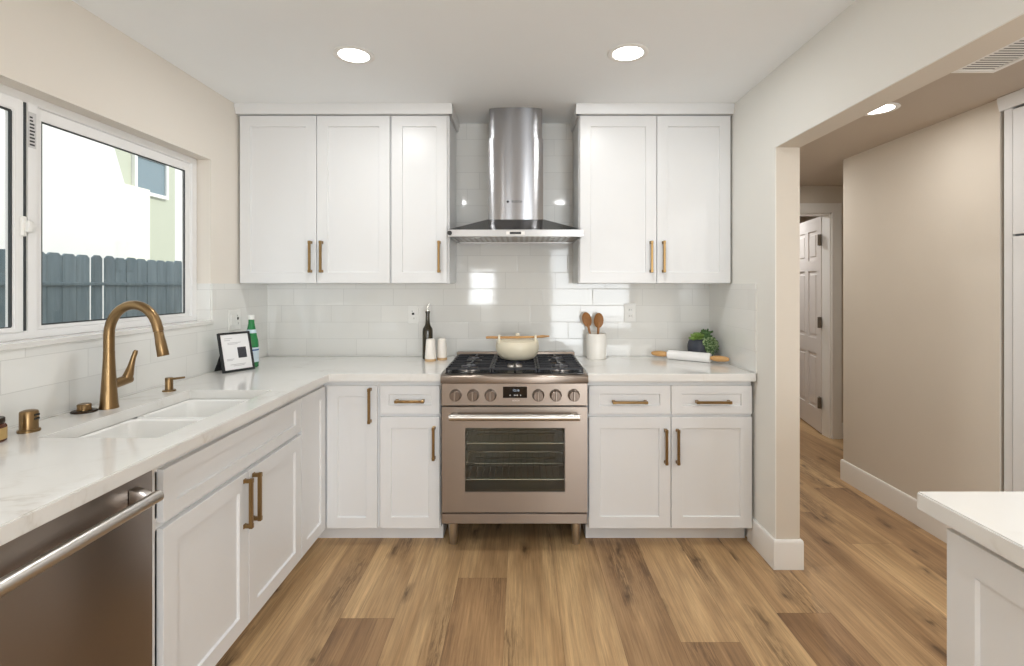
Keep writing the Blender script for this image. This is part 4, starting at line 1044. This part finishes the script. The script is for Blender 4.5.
# plant
qx, qy = 1.125, 3.165
c = thing('potted_succulent', (qx, qy, CZ), 'dark blue pot with green rosette and trailing succulents in the right counter corner', 'plant')
MB().lathe([(0, 0), (0.052, 0), (0.062, 0.006), (0.078, 0.045), (0.081, 0.08), (0.074, 0.112), (0.066, 0.128), (0.062, 0.128), (0.062, 0.115), (0, 0.115)], qx, qy, CZ, 40).build('pot', 'planter_blue', c)
MB().lathe([(0, 0.1152), (0.0615, 0.1152), (0.058, 0.120), (0, 0.124)], qx, qy, CZ, 28).build('soil', 'soil', c)
def leaf(m, base, dirv, L, wd, th=0.3):
    q = Vector((0, 0, 1)).rotation_difference(dirv).to_matrix()
    m.ball(base+dirv*L*0.5, L*0.5, wd/L, wd*th/L, 1.0, 8, q)
m = MB(); ctr = Vector((qx-0.035, qy-0.035, CZ+0.128))
for ring, (nl, el, L) in enumerate(((9, 0.12, 0.052), (8, 0.5, 0.046), (6, 0.9, 0.036), (4, 1.25, 0.026))):
    for k in range(nl):
        a = 2*PI*k/nl+ring*0.5
        leaf(m, ctr+Vector((0, 0, ring*0.006)), Vector((math.cos(a)*math.cos(el), math.sin(a)*math.cos(el), math.sin(el))), L, 0.022, 0.4)
m.build('rosette', 'leaf_light', c)
m = MB()
for k in range(80):                                # bushy upright sprigs
    a = rnd.uniform(0, 2*PI); r = rnd.uniform(0, 0.042)
    p = Vector((qx+0.022+r*math.cos(a), qy-0.014+r*math.sin(a), CZ+0.122+rnd.uniform(0, 0.045)))
    el = rnd.uniform(-0.1, 1.3); b2 = rnd.uniform(0, 2*PI)
    leaf(m, p, Vector((math.cos(b2)*math.cos(el), math.sin(b2)*math.cos(el), math.sin(el))), rnd.uniform(0.022, 0.034), 0.014, 0.4)
m.build('sprigs', 'leaf_mid', c)
m = MB(); m2 = MB(); m3 = MB()
for k in range(15):                                # strings hanging over the front of the pot
    a = -1.75+1.0*k/14+rnd.uniform(-.03, .03)
    h = rnd.uniform(0.045, 0.10)
    pth = []
    for q_ in range(8):
        s_ = q_/7
        rr = 0.050+0.040*min(1, s_*2.6)
        pth.append(Vector((qx+0.006+rr*math.cos(a), qy+rr*math.sin(a)-0.004, CZ+0.142-0.01*(1-s_)-max(0, s_-0.12)*h*1.1)))
    m.tube(pth, 0.0012, 5)
    for p in pth[1:]:
        for q_ in range(2):
            d_ = Vector((rnd.uniform(-1, 1), rnd.uniform(-1, -.1), rnd.uniform(-.5, .9))).normalized()
            leaf(m2 if rnd.random() < .5 else m3, p, d_, rnd.uniform(0.013, 0.02), 0.0105, 0.6)
m.build('stems', 'leaf_mid', c); m2.build('trailing_leaves', 'leaf_pale', c); m3.build('trailing_leaves', 'leaf_mid', c)

# ------------------------------------------------------------------ ceiling fixtures
def downlight(x, y, z, label, power, col=(0.975, 0.985, 0.98)):
    c = thing('ceiling_light', (x, y, z), label, 'ceiling light')
    MB().lathe([(0.091, -0.0005), (0.092, -0.003), (0.086, -0.006), (0.072, -0.005), (0.068, -0.0035), (0.068, -0.0005)], x, y, z, 48).build('trim_ring', 'trim_paint', c)
    d = MB().lathe([(0, -0.0038), (0.0675, -0.0038), (0.0675, -0.001), (0, -0.001)], x, y, z, 40).build('diffuser', 'lamp_glow', c)
    l = light('lamp', 'AREA', (0, 0, -0.0095), (0, 0, 0), power, col, 0.13); l.parent = c
    return c
bpy.data.materials['lamp_glow'].node_tree.nodes['Emission'].inputs[1].default_value = 12.0
downlight(-0.762, 2.307, ZC, 'round recessed ceiling light left of the range hood', LAMP_W)
downlight(0.483, 2.287, ZC, 'round recessed ceiling light right of the range hood', LAMP_W)
downlight(1.80, 2.55, ZH, 'round recessed ceiling light in the lower hallway ceiling', 3.5, (1.0, 0.98, 0.95))
downlight(2.4, 5.4, ZH, 'unseen ceiling light added to the room behind the hallway door', 10.0)  # unseen lamp, added to light the open door
downlight(1.80, -0.8, ZH, 'unseen ceiling light added over the dining side', 9.0)  # added fill from the right for the hall and left cabinets
downlight(1.85, 4.0, ZH, 'unseen hallway ceiling light added behind the pillar', 6, (1.0, 0.98, 0.95))  # added lamp out of view, brightens the dark hallway
downlight(1.70, 0.9, ZH, 'unseen ceiling light added over the peninsula', 9.0)  # unseen lamp added to brighten the left run of cabinets
downlight(-0.766, 0.2, ZC, 'unseen kitchen ceiling light added above the near counter', LAMP_W)  # one of two unseen lamps added for flat overall light
downlight(0.486, 0.2, ZC, 'unseen kitchen ceiling light added above the near floor', LAMP_W)  # the other unseen lamp added for flat light
c = thing('ceiling_vent', (1.872, 1.9, ZH), 'white louvred air vent in the hallway ceiling at the top right', 'vent')
vx0, vx1, vy0, vy1 = 1.775, 1.965, 1.70, 2.105
MB().slab([vx0, vx0+0.026, vx1-0.026, vx1], [vy0, vy0+0.026, vy1-0.026, vy1], lambda i, j: not (i == 1 and j == 1), ZH-0.007, ZH-0.0003, 2, 0.002).build('frame', 'trim_paint', c)
MB().box(vx0+0.02, vx1-0.02, vy0+0.02, vy1-0.02, ZH-0.0012, ZH-0.0003).build('backing', 'vent_backing', c)
m = MB()
for k in range(18):
    y = vy0+0.036+k*0.0196
    m.prism([(y, ZH-0.0048), (y+0.001, ZH-0.0056), (y+0.0135, ZH-0.0046), (y+0.013, ZH-0.0038)], vx0+0.026, vx1-0.026, 0)
m.build('louvres', 'trim_paint', c)
